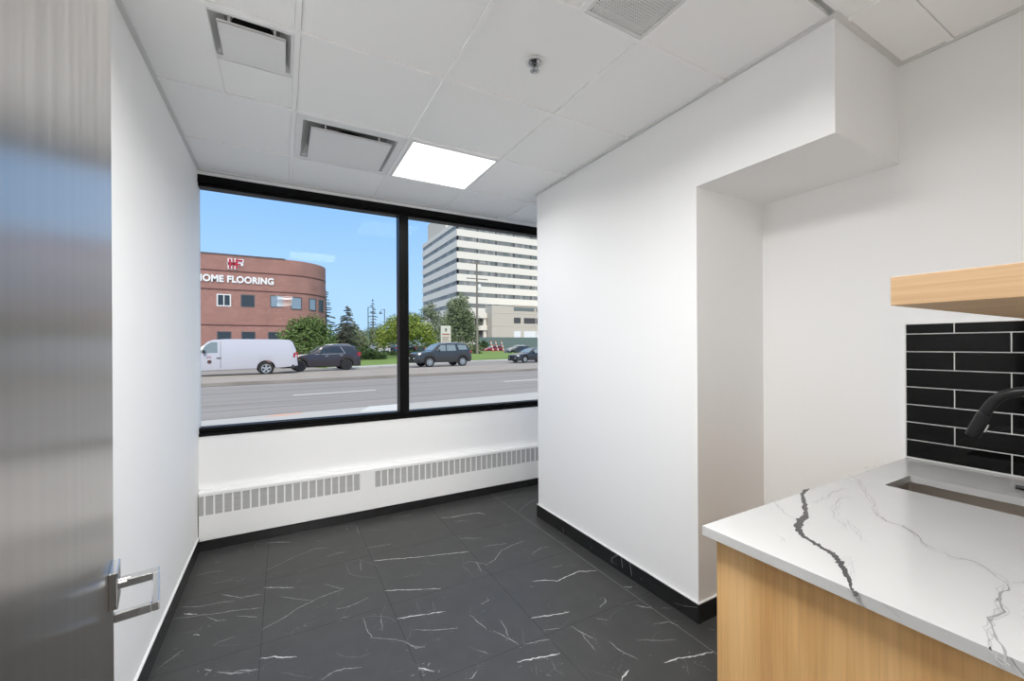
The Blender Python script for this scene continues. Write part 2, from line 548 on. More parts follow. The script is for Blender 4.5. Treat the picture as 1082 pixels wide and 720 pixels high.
FLOOR_VEINS = [(3,1,[(-0.099,3.003),(0.013,3.071),(0.081,3.117),(0.189,3.16),(0.286,3.123)]),(4,2,[(-0.112,3.422),(-0.04,3.396),(0.042,3.349)]),(5,2,[(-0.107,2.796),(-0.033,2.761),(0.047,2.712)]),(4,1,[(-0.101,2.387),(-0.017,2.429),(0.07,2.492),(0.179,2.533),(0.302,2.557)]),(3,1,[(-0.018,2.651),(0.073,2.569),(0.135,2.519)]),(4,1,[(-0.499,2.706),(-0.387,2.677),(-0.258,2.637),(-0.106,2.592)]),(4,1,[(-0.494,2.811),(-0.4,2.766),(-0.322,2.757),(-0.241,2.732)]),(5,1,[(-0.312,2.841),(-0.26,2.797),(-0.209,2.746),(-0.168,2.744),(-0.111,2.728)]),(4,1,[(-0.352,2.641),(-0.301,2.577),(-0.257,2.557)]),(5,1,[(-0.215,2.572),(-0.168,2.54),(-0.122,2.506)]),(4,1,[(-0.363,2.991),(-0.292,2.988),(-0.265,3.008)]),(3,1,[(-0.482,3.146),(-0.419,3.158),(-0.32,3.128)]),(3,0,[(-0.436,2.541),(-0.39,2.539),(-0.36,2.529)]),(7,2,[(-0.388,2.51),(-0.36,2.49)]),(8,2,[(-0.462,2.733),(-0.401,2.69)]),(4,1,[(-0.295,2.375),(-0.257,2.391),(-0.212,2.392)]),(4,1,[(-0.488,2.32),(-0.459,2.351),(-0.439,2.378),(-0.408,2.407)]),(6,2,[(-0.306,2.214),(-0.278,2.192)]),(5,1,[(-0.255,2.17),(-0.199,2.13),(-0.163,2.131),(-0.103,2.103)]),(4,1,[(-0.221,2.139),(-0.162,2.118),(-0.114,2.102)]),(5,2,[(-0.098,2.172),(-0.039,2.147),(0.047,2.099)]),(4,1,[(0.133,1.903),(0.18,1.926),(0.226,1.922),(0.293,1.895)]),(3,1,[(0.204,2.663),(0.253,2.602),(0.302,2.557)]),(4,1,[(0.238,2.378),(0.302,2.37),(0.347,2.379),(0.411,2.402)]),(3,0,[(0.348,2.86),(0.348,2.723),(0.374,2.672),(0.492,2.576)]),(3,0,[(0.348,2.86),(0.427,2.856),(0.485,2.774),(0.525,2.699)]),(3,1,[(0.432,2.832),(0.416,2.703)]),(4,2,[(0.506,2.79),(0.627,2.751),(0.818,2.677)]),(4,1,[(0.496,2.995),(0.618,2.973),(0.667,2.969)]),(5,2,[(0.502,2.419),(0.605,2.37),(0.708,2.321)]),(3,1,[(0.354,2.238),(0.358,2.136),(0.366,2.062),(0.43,2.015),(0.493,1.964),(0.519,1.91),(0.57,1.871)]),(3,0,[(0.354,2.238),(0.402,2.224),(0.465,2.175),(0.501,2.111)]),(3,1,[(0.441,2.215),(0.422,2.088)]),(5,2,[(0.501,2.142),(0.571,2.123),(0.642,2.106)]),(3,0,[(0.204,2.046),(0.224,2.01),(0.257,1.98),(0.303,1.96),(0.341,1.959)]),(4,2,[(0.504,1.761),(0.529,1.738)]),(3,1,[(0.348,3.455),(0.49,3.409)]),(3,1,[(0.419,3.432),(0.422,3.344)]),(3,0,[(0.347,3.444),(0.324,3.317)]),(4,1,[(0.248,3.0),(0.321,3.012),(0.384,3.003)]),(4,1,[(0.759,3.424),(0.879,3.388),(0.923,3.416)]),(3,0,[(0.197,3.286),(0.268,3.23)]),(3,0,[(-0.178,3.354),(-0.175,3.473),(-0.11,3.387)]),(2,0,[(-0.269,3.453),(-0.262,3.356)]),(3,0,[(-0.016,2.036),(0.049,1.981),(0.102,1.934)]),(4,1,[(-0.396,3.27),(-0.357,3.268)]),(4,1,[(-0.059,2.946),(-0.035,2.94)]),(4,1,[(-0.231,2.954),(-0.217,2.956)]),(3,0,[(0.008,2.287),(0.045,2.3)]),(3,0,[(0.131,2.444),(0.201,2.447)]),(2,0,[(0.074,2.878),(0.123,2.889)]),(4,1,[(0.257,2.293),(0.283,2.278)]),(5,1,[(0.084,2.315),(0.092,2.315)]),(3,0,[(0.396,1.804),(0.431,1.793)]),(3,1,[(0.491,3.421),(0.491,3.25)]),(3,0,[(0.552,3.27),(0.69,3.214)]),(3,0,[(0.589,2.514),(0.74,2.483)]),(4,2,[(0.82,2.684),(0.954,2.64),(1.101,2.595)]),(5,2,[(0.708,2.32),(0.79,2.281)]),(5,2,[(0.644,2.102),(0.739,2.074)]),(4,1,[(1.108,2.805),(1.256,2.732)]),(4,1,[(1.115,2.381),(1.196,2.412),(1.295,2.494),(1.4,2.533),(1.505,2.541)]),(3,1,[(0.992,2.463),(1.05,2.474),(1.094,2.427),(1.137,2.381)]),(3,1,[(1.084,2.454),(1.066,2.32)]),(3,0,[(0.992,2.463),(1.003,2.316)]),(5,2,[(1.11,3.212),(1.203,3.18),(1.336,3.174),(1.415,3.165),(1.457,3.105)]),(4,1,[(1.182,3.091),(1.289,3.063)]),(4,1,[(1.731,3.021),(1.885,3.126),(2.014,3.178)]),(4,1,[(1.651,3.386),(1.869,3.376)]),(4,1,[(1.446,2.361),(1.554,2.396),(1.612,2.388)]),(5,2,[(1.284,2.082),(1.356,2.06),(1.424,2.014),(1.513,2.027),(1.589,2.035),(1.692,1.985)]),(6,2,[(1.104,1.807),(1.19,1.78),(1.304,1.749)]),(4,1,[(1.246,1.66),(1.271,1.583),(1.295,1.522)]),(3,1,[(1.258,1.603),(1.251,1.535),(1.247,1.47)]),(4,1,[(1.335,1.492),(1.342,1.428),(1.36,1.37),(1.373,1.336)]),(6,2,[(1.456,1.265),(1.54,1.252),(1.607,1.225),(1.704,1.202)]),(3,1,[(1.455,1.425),(1.518,1.39),(1.623,1.337)]),(4,1,[(0.84,1.983),(0.857,1.906),(0.872,1.841)]),(4,1,[(0.893,1.821),(0.925,1.754),(0.957,1.678)]),(3,1,[(0.962,1.873),(0.957,1.798),(0.939,1.734)]),(6,2,[(0.898,1.587),(0.981,1.567),(1.092,1.536)]),(4,1,[(0.976,1.667),(1.049,1.649),(1.105,1.629)]),(7,1,[(1.548,1.753),(1.53,1.725),(1.469,1.7)]),(7,2,[(1.224,1.286),(1.27,1.306),(1.293,1.312)]),(4,2,[(1.645,1.621),(1.705,1.56)]),(4,1,[(1.738,1.538),(1.788,1.511)]),(4,1,[(1.613,1.466),(1.691,1.448),(1.716,1.395)]),(4,1,[(0.56,2.017),(0.644,1.962),(0.748,1.921)]),(4,1,[(0.504,1.945),(0.532,1.891),(0.573,1.883)]),(5,2,[(0.505,1.771),(0.561,1.714)]),(6,1,[(0.677,1.602),(0.721,1.628)]),(4,1,[(0.773,1.737),(0.808,1.696)]),(3,0,[(1.04,1.534),(1.023,1.473),(1.034,1.411)]),(3,0,[(1.556,1.233),(1.495,1.17)]),(3,0,[(1.576,1.201),(1.6,1.129)]),(3,1,[(1.109,1.7),(1.189,1.672)]),(4,1,[(1.397,1.641),(1.432,1.6)]),(3,0,[(1.57,2.136),(1.637,2.097)]),(7,2,[(1.716,1.774),(1.755,1.752)]),(6,1,[(1.717,2.389),(1.74,2.366)]),(5,1,[(0.983,2.072),(0.979,2.049),(0.925,2.037)]),(4,1,[(0.97,1.465),(0.982,1.449)]),(3,0,[(0.957,1.53),(0.932,1.477)]),(3,0,[(0.63,2.234),(0.621,2.135)]),(3,0,[(0.71,2.189),(0.691,2.095)]),(3,1,[(1.464,2.154),(1.548,2.139)]),(3,0,[(1.236,2.038),(1.275,2.034)]),(3,0,[(1.515,2.968),(1.499,2.784)]),(3,0,[(0.782,2.625),(0.865,2.536)]),(4,1,[(1.822,1.5),(1.917,1.441)]),(5,1,[(1.822,1.31),(1.844,1.292)]),(3,0,[(1.572,1.671),(1.696,1.638)]),(3,0,[(1.247,1.328),(1.289,1.353)]),(4,1,[(1.383,2.569),(1.214,2.614)])]
COUNTER_VEINS = [(3,0,[(1.882,0.759),(1.857,0.716),(1.742,0.654),(1.648,0.597),(1.522,0.537)]),(4,1,[(1.533,0.556),(1.483,0.509),(1.489,0.475),(1.452,0.438),(1.403,0.4),(1.381,0.364)]),(3,1,[(1.381,0.364),(1.366,0.346),(1.386,0.317),(1.367,0.287),(1.337,0.266),(1.313,0.253)]),(4,1,[(1.313,0.253),(1.283,0.253),(1.212,0.245),(1.16,0.231),(1.123,0.239),(1.061,0.223),(1.008,0.203),(0.982,0.191)]),(3,0,[(1.325,0.255),(1.36,0.238)]),(3,0,[(1.385,0.591),(1.455,0.621),(1.582,0.656),(1.618,0.635)]),(3,0,[(1.392,0.594),(1.339,0.545),(1.323,0.534)]),(3,0,[(1.403,0.571),(1.323,0.511),(1.276,0.484)]),(3,0,[(1.37,0.756),(1.3,0.681),(1.269,0.632)]),(4,0,[(1.134,0.605),(1.107,0.581)]),(3,0,[(1.134,0.471),(1.167,0.463)]),(2,0,[(2.02,0.772),(2.127,0.743)]),(3,0,[(1.453,0.669),(1.631,0.694),(1.713,0.685)]),(5,1,[(1.482,0.473),(1.46,0.439)]),(5,1,[(1.182,0.24),(1.167,0.234)]),(2,0,[(1.151,0.461),(1.056,0.416)])]
DARK_VEIN = [[(1.5889,0.751),(1.587,0.754),(1.576,0.7514),(1.5736,0.7541),(1.5651,0.7536),(1.5625,0.7579),(1.5481,0.7523),(1.5349,0.7472),(1.525,0.7428),(1.5138,0.7434),(1.5003,0.7364),(1.4885,0.7282),(1.4758,0.7216),(1.4639,0.7162),(1.4543,0.711),(1.4458,0.7056),(1.4312,0.6991),(1.4244,0.6914),(1.4105,0.6851),(1.3914,0.6798),(1.3819,0.673),(1.3727,0.6684),(1.3692,0.6627),(1.3616,0.6578),(1.3479,0.6552),(1.3422,0.6508),(1.3359,0.6498),(1.3346,0.6457),(1.3255,0.6463),(1.3269,0.6411),(1.327,0.644),(1.322,0.6446),(1.3153,0.6439),(1.3056,0.6421),(1.2926,0.6385),(1.2869,0.6441),(1.2702,0.6328),(1.2588,0.628),(1.2516,0.6263),(1.2401,0.6254),(1.2278,0.6207),(1.2202,0.6136),(1.2151,0.6077),(1.2046,0.6054),(1.1979,0.6007),(1.1959,0.5963),(1.1964,0.5925),(1.188,0.5883),(1.1824,0.5848),(1.183,0.5814),(1.1775,0.5775),(1.1726,0.5718),(1.1703,0.5669),(1.1732,0.5636),(1.1693,0.5586),(1.168,0.5543),(1.1646,0.5487),(1.1631,0.5436),(1.1519,0.5359),(1.1588,0.5333),(1.1537,0.5275),(1.1541,0.524),(1.1459,0.5183),(1.1482,0.5153),(1.1444,0.5108),(1.1454,0.5075),(1.1443,0.5043),(1.1375,0.4996),(1.1386,0.4971),(1.1373,0.4942),(1.135,0.4911),(1.1316,0.4876),(1.1231,0.4833),(1.1259,0.4803),(1.1151,0.4757),(1.1178,0.4728),(1.1022,0.4689),(1.1026,0.4664),(1.1055,0.4636),(1.0941,0.4603),(1.092,0.4575),(1.088,0.4548),(1.0854,0.4522),(1.0837,0.4494),(1.0782,0.4465),(1.0763,0.4437),(1.066,0.4404),(1.0623,0.4371),(1.0563,0.4339),(1.0523,0.4309),(1.0537,0.4278),(1.0483,0.425),(1.044,0.4222),(1.0377,0.4195),(1.0343,0.4169),(1.0312,0.4142),(1.0283,0.4132),(1.0255,0.4126),(1.0225,0.411),(1.0195,0.4086),(1.0157,0.4069),(1.0138,0.4046),(1.0085,0.4025),(1.0077,0.4006),(1.0058,0.3986),(1.0009,0.3965),(0.9995,0.395),(0.9943,0.393),(0.9965,0.3919),(0.9854,0.3892),(0.9885,0.388),(0.9908,0.3872),(0.9906,0.3859),(0.9946,0.3858),(0.9957,0.3851),(0.9977,0.3846)],[(1.5836,0.7477),(1.5759,0.7472),(1.5619,0.7427),(1.5546,0.7422),(1.5473,0.7413),(1.5383,0.7388),(1.5311,0.7357),(1.5258,0.7343),(1.5178,0.7326),(1.5124,0.7319),(1.5072,0.7286),(1.4987,0.7247),(1.4928,0.7198),(1.483,0.7142),(1.4746,0.7084),(1.4644,0.7029),(1.4517,0.6957),(1.4362,0.6893),(1.4318,0.6811),(1.4142,0.6755),(1.4009,0.6692),(1.3972,0.6634),(1.3842,0.6595),(1.3735,0.6553),(1.3654,0.6501),(1.3567,0.6449),(1.3489,0.6419),(1.3435,0.6364),(1.3357,0.6357),(1.3232,0.6265),(1.313,0.6249),(1.301,0.6232),(1.291,0.6224),(1.2796,0.6189),(1.2719,0.6174),(1.2627,0.6134),(1.2581,0.6099),(1.2557,0.6069),(1.2488,0.6061),(1.2454,0.6079),(1.2413,0.6073),(1.2422,0.604),(1.2398,0.6031),(1.2269,0.6012),(1.224,0.5987),(1.2253,0.5964),(1.2205,0.594),(1.2162,0.5914),(1.2075,0.5876),(1.2051,0.5854),(1.2042,0.5834),(1.1965,0.5778),(1.1864,0.5712),(1.1878,0.5676),(1.1842,0.5626),(1.1801,0.5576),(1.1781,0.5524),(1.1783,0.5478),(1.1741,0.542),(1.1694,0.5362),(1.1754,0.5332),(1.1686,0.5278),(1.1615,0.5223),(1.1612,0.5186),(1.158,0.5143),(1.1595,0.5112),(1.1568,0.5077),(1.1598,0.5057),(1.157,0.502),(1.1562,0.4987),(1.152,0.4946),(1.1561,0.4918),(1.1458,0.4864),(1.1461,0.4831),(1.1431,0.4791),(1.1319,0.4742),(1.1335,0.4713),(1.1231,0.4675),(1.125,0.4646),(1.1266,0.4615),(1.1212,0.458),(1.1061,0.4548),(1.1031,0.4518),(1.1033,0.4489),(1.0957,0.4463),(1.0972,0.4435),(1.0896,0.4403),(1.0829,0.4371),(1.0747,0.4339),(1.0725,0.4306),(1.0656,0.4273),(1.0639,0.4242),(1.0569,0.4212),(1.0546,0.4182),(1.0454,0.4155),(1.0401,0.4125),(1.0368,0.4106),(1.0319,0.4089),(1.0286,0.4075),(1.0244,0.4072),(1.0225,0.4059),(1.0188,0.4044),(1.0169,0.4026),(1.0189,0.4007),(1.0125,0.3988),(1.0091,0.397),(1.0094,0.3957),(1.0149,0.3951),(1.0074,0.3931),(1.013,0.3926),(1.0076,0.3909),(1.006,0.3899),(1.01,0.3899),(1.005,0.388),(1.0027,0.3865),(1.0007,0.3852)]]
BASE_VEINS = [[(2.498,0.042),(2.491,0.011)],[(2.185,0.038),(2.169,0.024)],[(1.922,0.097),(1.982,0.047),(1.971,0.023),(1.922,0.036)],[(1.895,0.095),(1.883,0.035)],[(1.824,0.1),(1.807,0.025)],[(1.735,0.043),(1.728,0.037)],[(1.499,0.028),(1.442,0.044),(1.36,0.081)]]

mb = MB().box(HX0, HX1, HY, 3.7, -0.12, 0.0, 0)
for gx in (-0.097, 0.503, 1.104):
    mb.add([(gx - .0011, 0.1, .0003), (gx + .0011, 0.1, .0003), (gx + .0011, 3.5, .0003), (gx - .0011, 3.5, .0003)], [(0, 1, 2, 3)], 1)
mb.add([(1.705, 0.1, .0003), (1.7073, 0.1, .0003), (1.7073, 3.5, .0003), (1.705, 3.5, .0003)], [(0, 1, 2, 3)], 3)  # same grout joint, drawn pale: the sheen it catches is in the colour
for gy in (0.455, 1.06, 1.665, 2.27, 2.875, 3.48):
    mb.add([(-.505, gy - .0011, .0003), (1.82, gy - .0011, .0003), (1.82, gy + .0011, .0003), (-.505, gy + .0011, .0003)], [(0, 1, 2, 3)], 1)
_rv = random.Random(5)
for w, tone, pts in FLOOR_VEINS:
    ribbon(mb, pts, w * 0.0011, 0.0005, 2 + tone, rnd=_rv, wob=.0022)
    for _i in range(9):     # flecks strewn along the vein
        _k = _rv.randrange(len(pts) - 1)
        _t = _rv.random()
        x = pts[_k][0] + (pts[_k + 1][0] - pts[_k][0]) * _t + _rv.gauss(0, .022)
        y = pts[_k][1] + (pts[_k + 1][1] - pts[_k][1]) * _t + _rv.gauss(0, .016)
        if not (-.49 < x < 1.79 and y < 3.49):
            continue
        a, q = _rv.gauss(.1, .6), _rv.uniform(.004, .016)
        ribbon(mb, [(x, y), (x + q * math.cos(a), y + q * math.sin(a))], _rv.uniform(.001, .0032), 0.0004, 2 + (_rv.random() < .35) * (1 + (tone == 2 and _rv.random() < .4)), rnd=_rv)
    if tone and _rv.random() < .8:      # a hair vein running off it
        x, y = pts[_rv.randrange(len(pts))]
        a = _rv.choice((.3, -.5, 1.1, 2.2))
        q = _rv.uniform(.05, .14)
        x2, y2 = x + q * math.cos(a), y + q * math.sin(a)
        if -.49 < x2 < 1.79 and y2 < 3.49:
            ribbon(mb, [(x, y), (x2, y2)], .0016, 0.0004, 2, rnd=_rv, wob=.004)
for _i in range(420):       # flecks in the printed stone
    x, y, a = _rv.uniform(-.5, 1.8), _rv.uniform(.4, 3.48), _rv.gauss(0.1, 0.35)
    q = _rv.uniform(.006, .03)
    ribbon(mb, [(x, y), (x + q * math.cos(a), y + q * math.sin(a))], _rv.uniform(.0012, .0028), 0.0005, 2 + (_rv.random() < .3), rnd=_rv)
struct('floor', mb, ['floor_tile', 'grout', 'vein_faint', 'vein_mid', 'vein_bright'], fix=False)

struct('wall_left', MB().box(LX - 0.10, LX, NY, 3.66, 0, TOP), 'wall_paint')
struct('wall_right', MB().box(RX, RX + 0.12, NY, 3.70, 0, TOP), 'wall_paint')
struct('wall_window', MB().box(LX - .1, RX + .12, WY, 3.72, -.5, 0.775).box(LX - .1, RX + .12, WY, 3.72, 2.60, TOP), 'wall_paint')
struct('wall_near', MB().box(HX0, -0.09, -.035, NY, 0, TOP).box(0.85, HX1, -.035, NY, 0, TOP)
       .box(-0.09, 0.85, -.035, NY, 2.34, TOP), 'wall_paint')
struct('wall_partition', MB().box(PX, RX, PY0, PY1, 0, TOP).box(PX, RX, SY0, PY0, SZ, TOP), 'wall_paint')
struct('wall_hall_left', MB().box(HX0 - .1, HX0, HY, -.035, 0, TOP), 'wall_paint')
struct('wall_hall_right', MB().box(HX1, HX1 + .1, HY, -.035, 0, TOP), 'wall_paint')
struct('wall_hall_back', MB().box(HX0 - .1, HX1 + .1, HY - .1, HY, 0, TOP), 'wall_paint')

# ceiling: lay-in tiles, roof slab above
mb = MB().box(HX0 - .2, HX1 + .2, HY - .2, 3.8, TOP, TOP + .2)
XS = [LX, 0.055, 0.665, 1.275, 1.885, RX]
YS = [NY, 0.60, 1.21, 1.82, 2.43, 3.04, WY]
TZ0, TZ1 = CZ + .0065, CZ + .022


def tile(x0, x1, y0, y1):
    if x1 - x0 < .02 or y1 - y0 < .02:
        return
    mb.box(x0 + .0122, x1 - .0122, y0 + .0122, y1 - .0122, TZ0, TZ1)


for i in range(5):
    for j in range(6):
        x0, x1, y0, y1 = XS[i], XS[i + 1], YS[j], YS[j + 1]
        if (i, j) in ((2, 4), (1, 4), (1, 1)):
            continue
        if (i, j) == (0, 3):
            tile(x0, -.25, y0, y1)
            tile(-.25, .055, 2.137, y1)
        elif (i, j) == (2, 1):
            tile(x0, .965, y0, y1)
        elif x1 > PX and y1 > SY0:
            if y0 < SY0:
                tile(x0, x1, y0, SY0)
            if x0 < PX:
                tile(x0, PX if y1 < PY1 else x1, max(y0, SY0), y1)
            if y1 > PY1 and i == 4:
                tile(x0, x1, max(y0, PY1), y1)
        else:
            tile(x0, x1, y0, y1)
mb.box(HX0, HX1, HY, -.035, CZ + .004, CZ + .03)
struct('ceiling', mb, 'ceiling_tile')

mb = MB()
GB0, GB1 = CZ - .001, CZ + .0085


_kb = [0]


def bar(x0, x1, y0, y1):
    _kb[0] += 1
    mb.box(x0, x1, y0, y1, GB0 - .00006 * _kb[0], GB1)


for gx in XS[1:4]:
    bar(gx - .0104, gx + .0104, NY, WY)
bar(1.8746, 1.8954, NY, SY0)
for gy in YS[1:6]:
    mb.box(LX, RX if gy < SY0 else PX, gy - .0104, gy + .0104, GB0 - .0004, GB1)
bar(-.2604, -.2396, 1.82, 2.43)
bar(.9546, .9754, .60, 1.21)
struct('trim_1', mb, 'ceiling_grid')
mb = MB()
GB0 -= .0009
a = .019
for x0, x1, y0, y1 in ((LX, LX + a, NY, WY), (LX, PX, WY - a, WY), (PX - a, PX, SY0 - a, PY1 + a), (PX, RX, SY0 - a, SY0),
                       (RX - a, RX, NY, SY0), (LX, RX, NY, NY + a), (PX, RX, PY1, PY1 + a)):
    bar(x0, x1, y0, y1)
struct('trim_2', mb, 'edge_angle')


# skirting of black marble-look tile with a pale top edge
def skirting(name, boxes, veins=()):
    q = MB()
    for x0, x1, y0, y1 in boxes:
        q.box(x0, x1, y0, y1, 0, .096, 0)
        q.box(x0, x1, y0, y1, .096, .101, 1)
    for pts in veins:
        for p, r_ in zip(pts[:-1], pts[1:]):
            q.add([(PX - .0104, p[0], p[1]), (PX - .0104, p[0] + .003, p[1]), (PX - .0104, r_[0] + .003, r_[1]), (PX - .0104, r_[0], r_[1])],
                  [(0, 1, 2, 3)], 2)
    struct(name, q, ['base_tile', 'base_edge', 'vein_mid'], fix=False)


skirting('baseboard_left', [(LX, LX + .010, NY, 3.495)])
skirting('baseboard_partition', [(PX - .010, PX, PY0 - .010, PY1 + .010), (PX, RX, PY0 - .010, PY0), (PX, RX, PY1, PY1 + .01)], BASE_VEINS)
skirting('baseboard_right', [(RX - .010, RX, 0.70, PY0 - .010)])
struct('baseboard_window', MB().box(LX, RX, 3.500, WY, 0, .064), 'base_tile')

# window: black aluminium frame, one mullion, two panes
mb = MB()
mb.box(LX, RX, 3.553, 3.66, .775, .798).box(LX, RX, 3.578, 3.66, .798, .806).box(LX, RX, 3.566, 3.66, .806, .832)
mb.box(LX, RX, 3.556, 3.66, 2.545, 2.602).box(LX, RX, 3.572, 3.66, 2.524, 2.545)
mb.box(.873, .932, 3.556, 3.66, .832, 2.524).box(.932, .957, 3.574, 3.66, .832, 2.524)
win = struct('window_1', mb, 'frame_black', bevel=.0015)
for x0, x1 in ((LX, .873), (.957, RX)):
    MB().box(x0, x1, 3.602, 3.608, .832, 2.524).build('pane', 'window_glass', win)

# open door at the left edge of the picture
HINGE = (-0.080, 0.080, 0.0)
door = MB().box(0, .846, 0, .045, .008, 2.20).build('door_1', 'door_skin', bevel=.0015)
door.location = HINGE
door.rotation_euler = (0, 0, math.atan2(.981, -.195))
_uv = door.data.uv_layers.new(name='grain')      # the brushed grain runs up the leaf
for _lp in door.data.loops:
    _co = door.data.vertices[_lp.vertex_index].co
    _uv.data[_lp.index].uv = (_co.x + _co.y, _co.z)
door['kind'] = 'structure'
hx, hz = .776, 1.04
h = MB().box(hx - .0275, hx + .0275, -.011, .0, hz - .0275, hz + .0275).build('door_handle', 'satin_nickel', door, bevel=.0015)
MB().tube([(hx, -.011, hz), (hx, -.024, hz)], .0085, 20).build('neck', 'satin_nickel', h, smooth=40)
lv = MB()
lv.box(hx - .009, hx + .009, -.058, -.020, hz - .006, hz + .006)
lv.box(hx - .112, hx - .009, -.058, -.050, hz - .006, hz + .006)
lv.box(hx - .112, hx - .104, -.050, -.012, hz - .006, hz + .006)
lv.build('lever', 'satin_nickel', h, bevel=.0012)

# ------------------------------------------------------------------ ceiling fittings
for k, (cx, cy) in enumerate(((.97, 2.735), (.36, .905))):
    o3 = (cx, cy, CZ)
    lt = thing('ceiling_light', ('square flat LED ceiling panel, lit bright white, near the window',
                                 'square lit LED ceiling panel between the door and the grey grille')[k], 'light', o3)
    q = MB()
    x0, x1, y0, y1 = cx - .293, cx + .293, cy - .293, cy + .293
    q.box(x0, x1, y0, y0 + .016, CZ - .0005, CZ + .016).box(x0, x1, y1 - .016, y1, CZ - .0005, CZ + .016)
    q.box(x0, x0 + .016, y0 + .016, y1 - .016, CZ - .0005, CZ + .016).box(x1 - .016, x1, y0 + .016, y1 - .016, CZ - .0005, CZ + .016)
    q.build('frame', 'white_enamel', lt, o3)
    MB().box(x0 + .016, x1 - .016, y0 + .016, y1 - .016, CZ + .003, CZ + .010).build('diffuser', 'panel_glow', lt, o3)
    la = bpy.data.lights.new('panel_light', 'AREA')
    la.shape = 'SQUARE'
    la.size = .55
    la.energy = PANEL_WATT * (.30, 1.15)[k]
    la.color = (1.0, .995, .985)
    la.spread = R((158, 163)[k])
    lo = bpy.data.objects.new('panel_light', la)
    COL.objects.link(lo)
    lo.parent = lt
    lo.location = (0, 0, .0025)

for k, (hxm, hy0, hy1) in enumerate(((-.06, -5.15, -4.1), (-.06, -7.1, -5.8), (.35, -2.0, -.9))):  # last panel is added, unseen, to send light through the doorway
    hl = thing('hall_light', ('lit ceiling panel of the hall behind the door, nearer one', 'lit ceiling panel of the hall behind the door, farther one',
                              'added unseen glowing panel just outside the door, brightening the room')[k], 'light', (hxm, (hy0 + hy1) / 2, CZ))
    og = (hxm, (hy0 + hy1) / 2, CZ)
    MB().box(hxm - .3, hxm + .3, hy0, hy1, CZ - .012, CZ + .003).build('frame', 'white_enamel', hl, og)
    MB().box(hxm - .28, hxm + .28, hy0 + .02, hy1 - .02, CZ - .015, CZ - .012).build('diffuser', 'hall_glow', hl, og)


def diffuser(label, cell, opening, plaque, zp, neck_r):
    cx, cy = (cell[0] + cell[1]) / 2, (cell[2] + cell[3]) / 2
    og = (cx, cy, CZ)
    t = thing('ceiling_diffuser', label, 'air vent', og)
    q = MB()
    a0, a1, b0, b1 = cell
    c0, c1, d0, d1 = opening
    z0, z1 = CZ + .001, CZ + .010
    q.box(a0, a1, b0, d0, z0, z1).box(a0, a1, d1, b1, z0, z1).box(a0, c0, d0, d1, z0, z1).box(c1, a1, d0, d1, z0, z1)
    q.build('frame', 'white_enamel', t, og)
    q = MB()
    ins, hh = .040, .050
    lo = [(c0, d0, z1), (c1, d0, z1), (c1, d1, z1), (c0, d1, z1)]
    hi = [(c0 + ins, d0 + ins, z1 + hh), (c1 - ins, d0 + ins, z1 + hh), (c1 - ins, d1 - ins, z1 + hh), (c0 + ins, d1 - ins, z1 + hh)]
    q.add(lo + hi, [(i, (i + 1) % 4, 4 + (i + 1) % 4, 4 + i) for i in range(4)], 0)
    n = 32
    mx, my = (c0 + c1) / 2, (d0 + d1) / 2
    ring = [(mx + neck_r * math.cos(2 * math.pi * i / n), my + neck_r * math.sin(2 * math.pi * i / n), z1 + hh - .002) for i in range(n)]
    q.add(hi, [(0, 1, 2, 3)], 1)
    q.add(ring, [tuple(range(n))], 2)
    q.build('recess', ['white_enamel', 'duct_metal', 'dark_hole'], t, og, fix=False)
    p0, p1, r0, r1 = plaque
    q = MB().box(p0, p1, r0, r1, zp, zp + .0015)
    e = .004
    for bx in ((p0, p1, r0, r0 + .0015), (p0, p1, r1 - .0015, r1), (p0, p0 + .0015, r0, r1), (p1 - .0015, p1, r0, r1)):
        q.box(*bx, zp, zp + .010)
    for sx in (-1, 1):      # the two hanger clips
        hxp = (p0 + p1) / 2 + sx * (p1 - p0) * .33
        q.box(hxp - .004, hxp + .004, r0 + .01, r0 + .018, zp + .0015, z1 + hh - .01)
        q.box(hxp - .004, hxp + .004, r1 - .018, r1 - .01, zp + .0015, z1 + hh - .01)
    q.build('plaque', 'white_enamel', t, og)


diffuser('small white ceiling air vent beside the left wall, round duct showing in its slot',
         (-.238, .043, 1.832, 2.133), (-.236, .034, 1.846, 2.108), (-.214, .016, 1.876, 2.09), CZ - .011, .075)
diffuser('larger white ceiling air vent beside the lit panel', (.067, .653, 2.442, 3.028), (.100, .612, 2.500, 2.985),
         (.140, .586, 2.545, 2.965), CZ - .012, .10)

# egg-crate return grille
og = (1.125, .905, CZ)
g = thing('ceiling_grille', 'grey egg-crate return air grille in the white ceiling', 'air vent', og)
g0, g1, k0, k1 = .977, 1.263, .612, 1.198
q = MB()
q.box(g0, g1, k0, k0 + .012, CZ, CZ + .016).box(g0, g1, k1 - .012, k1, CZ, CZ + .016)
q.box(g0, g0 + .012, k0 + .012, k1 - .012, CZ, CZ + .016).box(g1 - .012, g1, k0 + .012, k1 - .012, CZ, CZ + .016)
q.build('frame', 'grille_grey', g, og)
q = MB()
nx, ny = 24, 50
for i in range(1, nx):
    x = g0 + .012 + (g1 - g0 - .024) * i / nx
    q.box(x - .0027, x + .0027, k0 + .012, k1 - .012, CZ + .001, CZ + .005)
for i in range(1, ny):
    y = k0 + .012 + (k1 - k0 - .024) * i / ny
    q.box(g0 + .012, g1 - .012, y - .0027, y + .0027, CZ + .0013, CZ + .005)
q.build('lattice', 'grille_grey', g, og)
MB().box(g0, g1, k0, k1, CZ + .05, CZ + .06).build('backing', 'dark_hole', g, og)

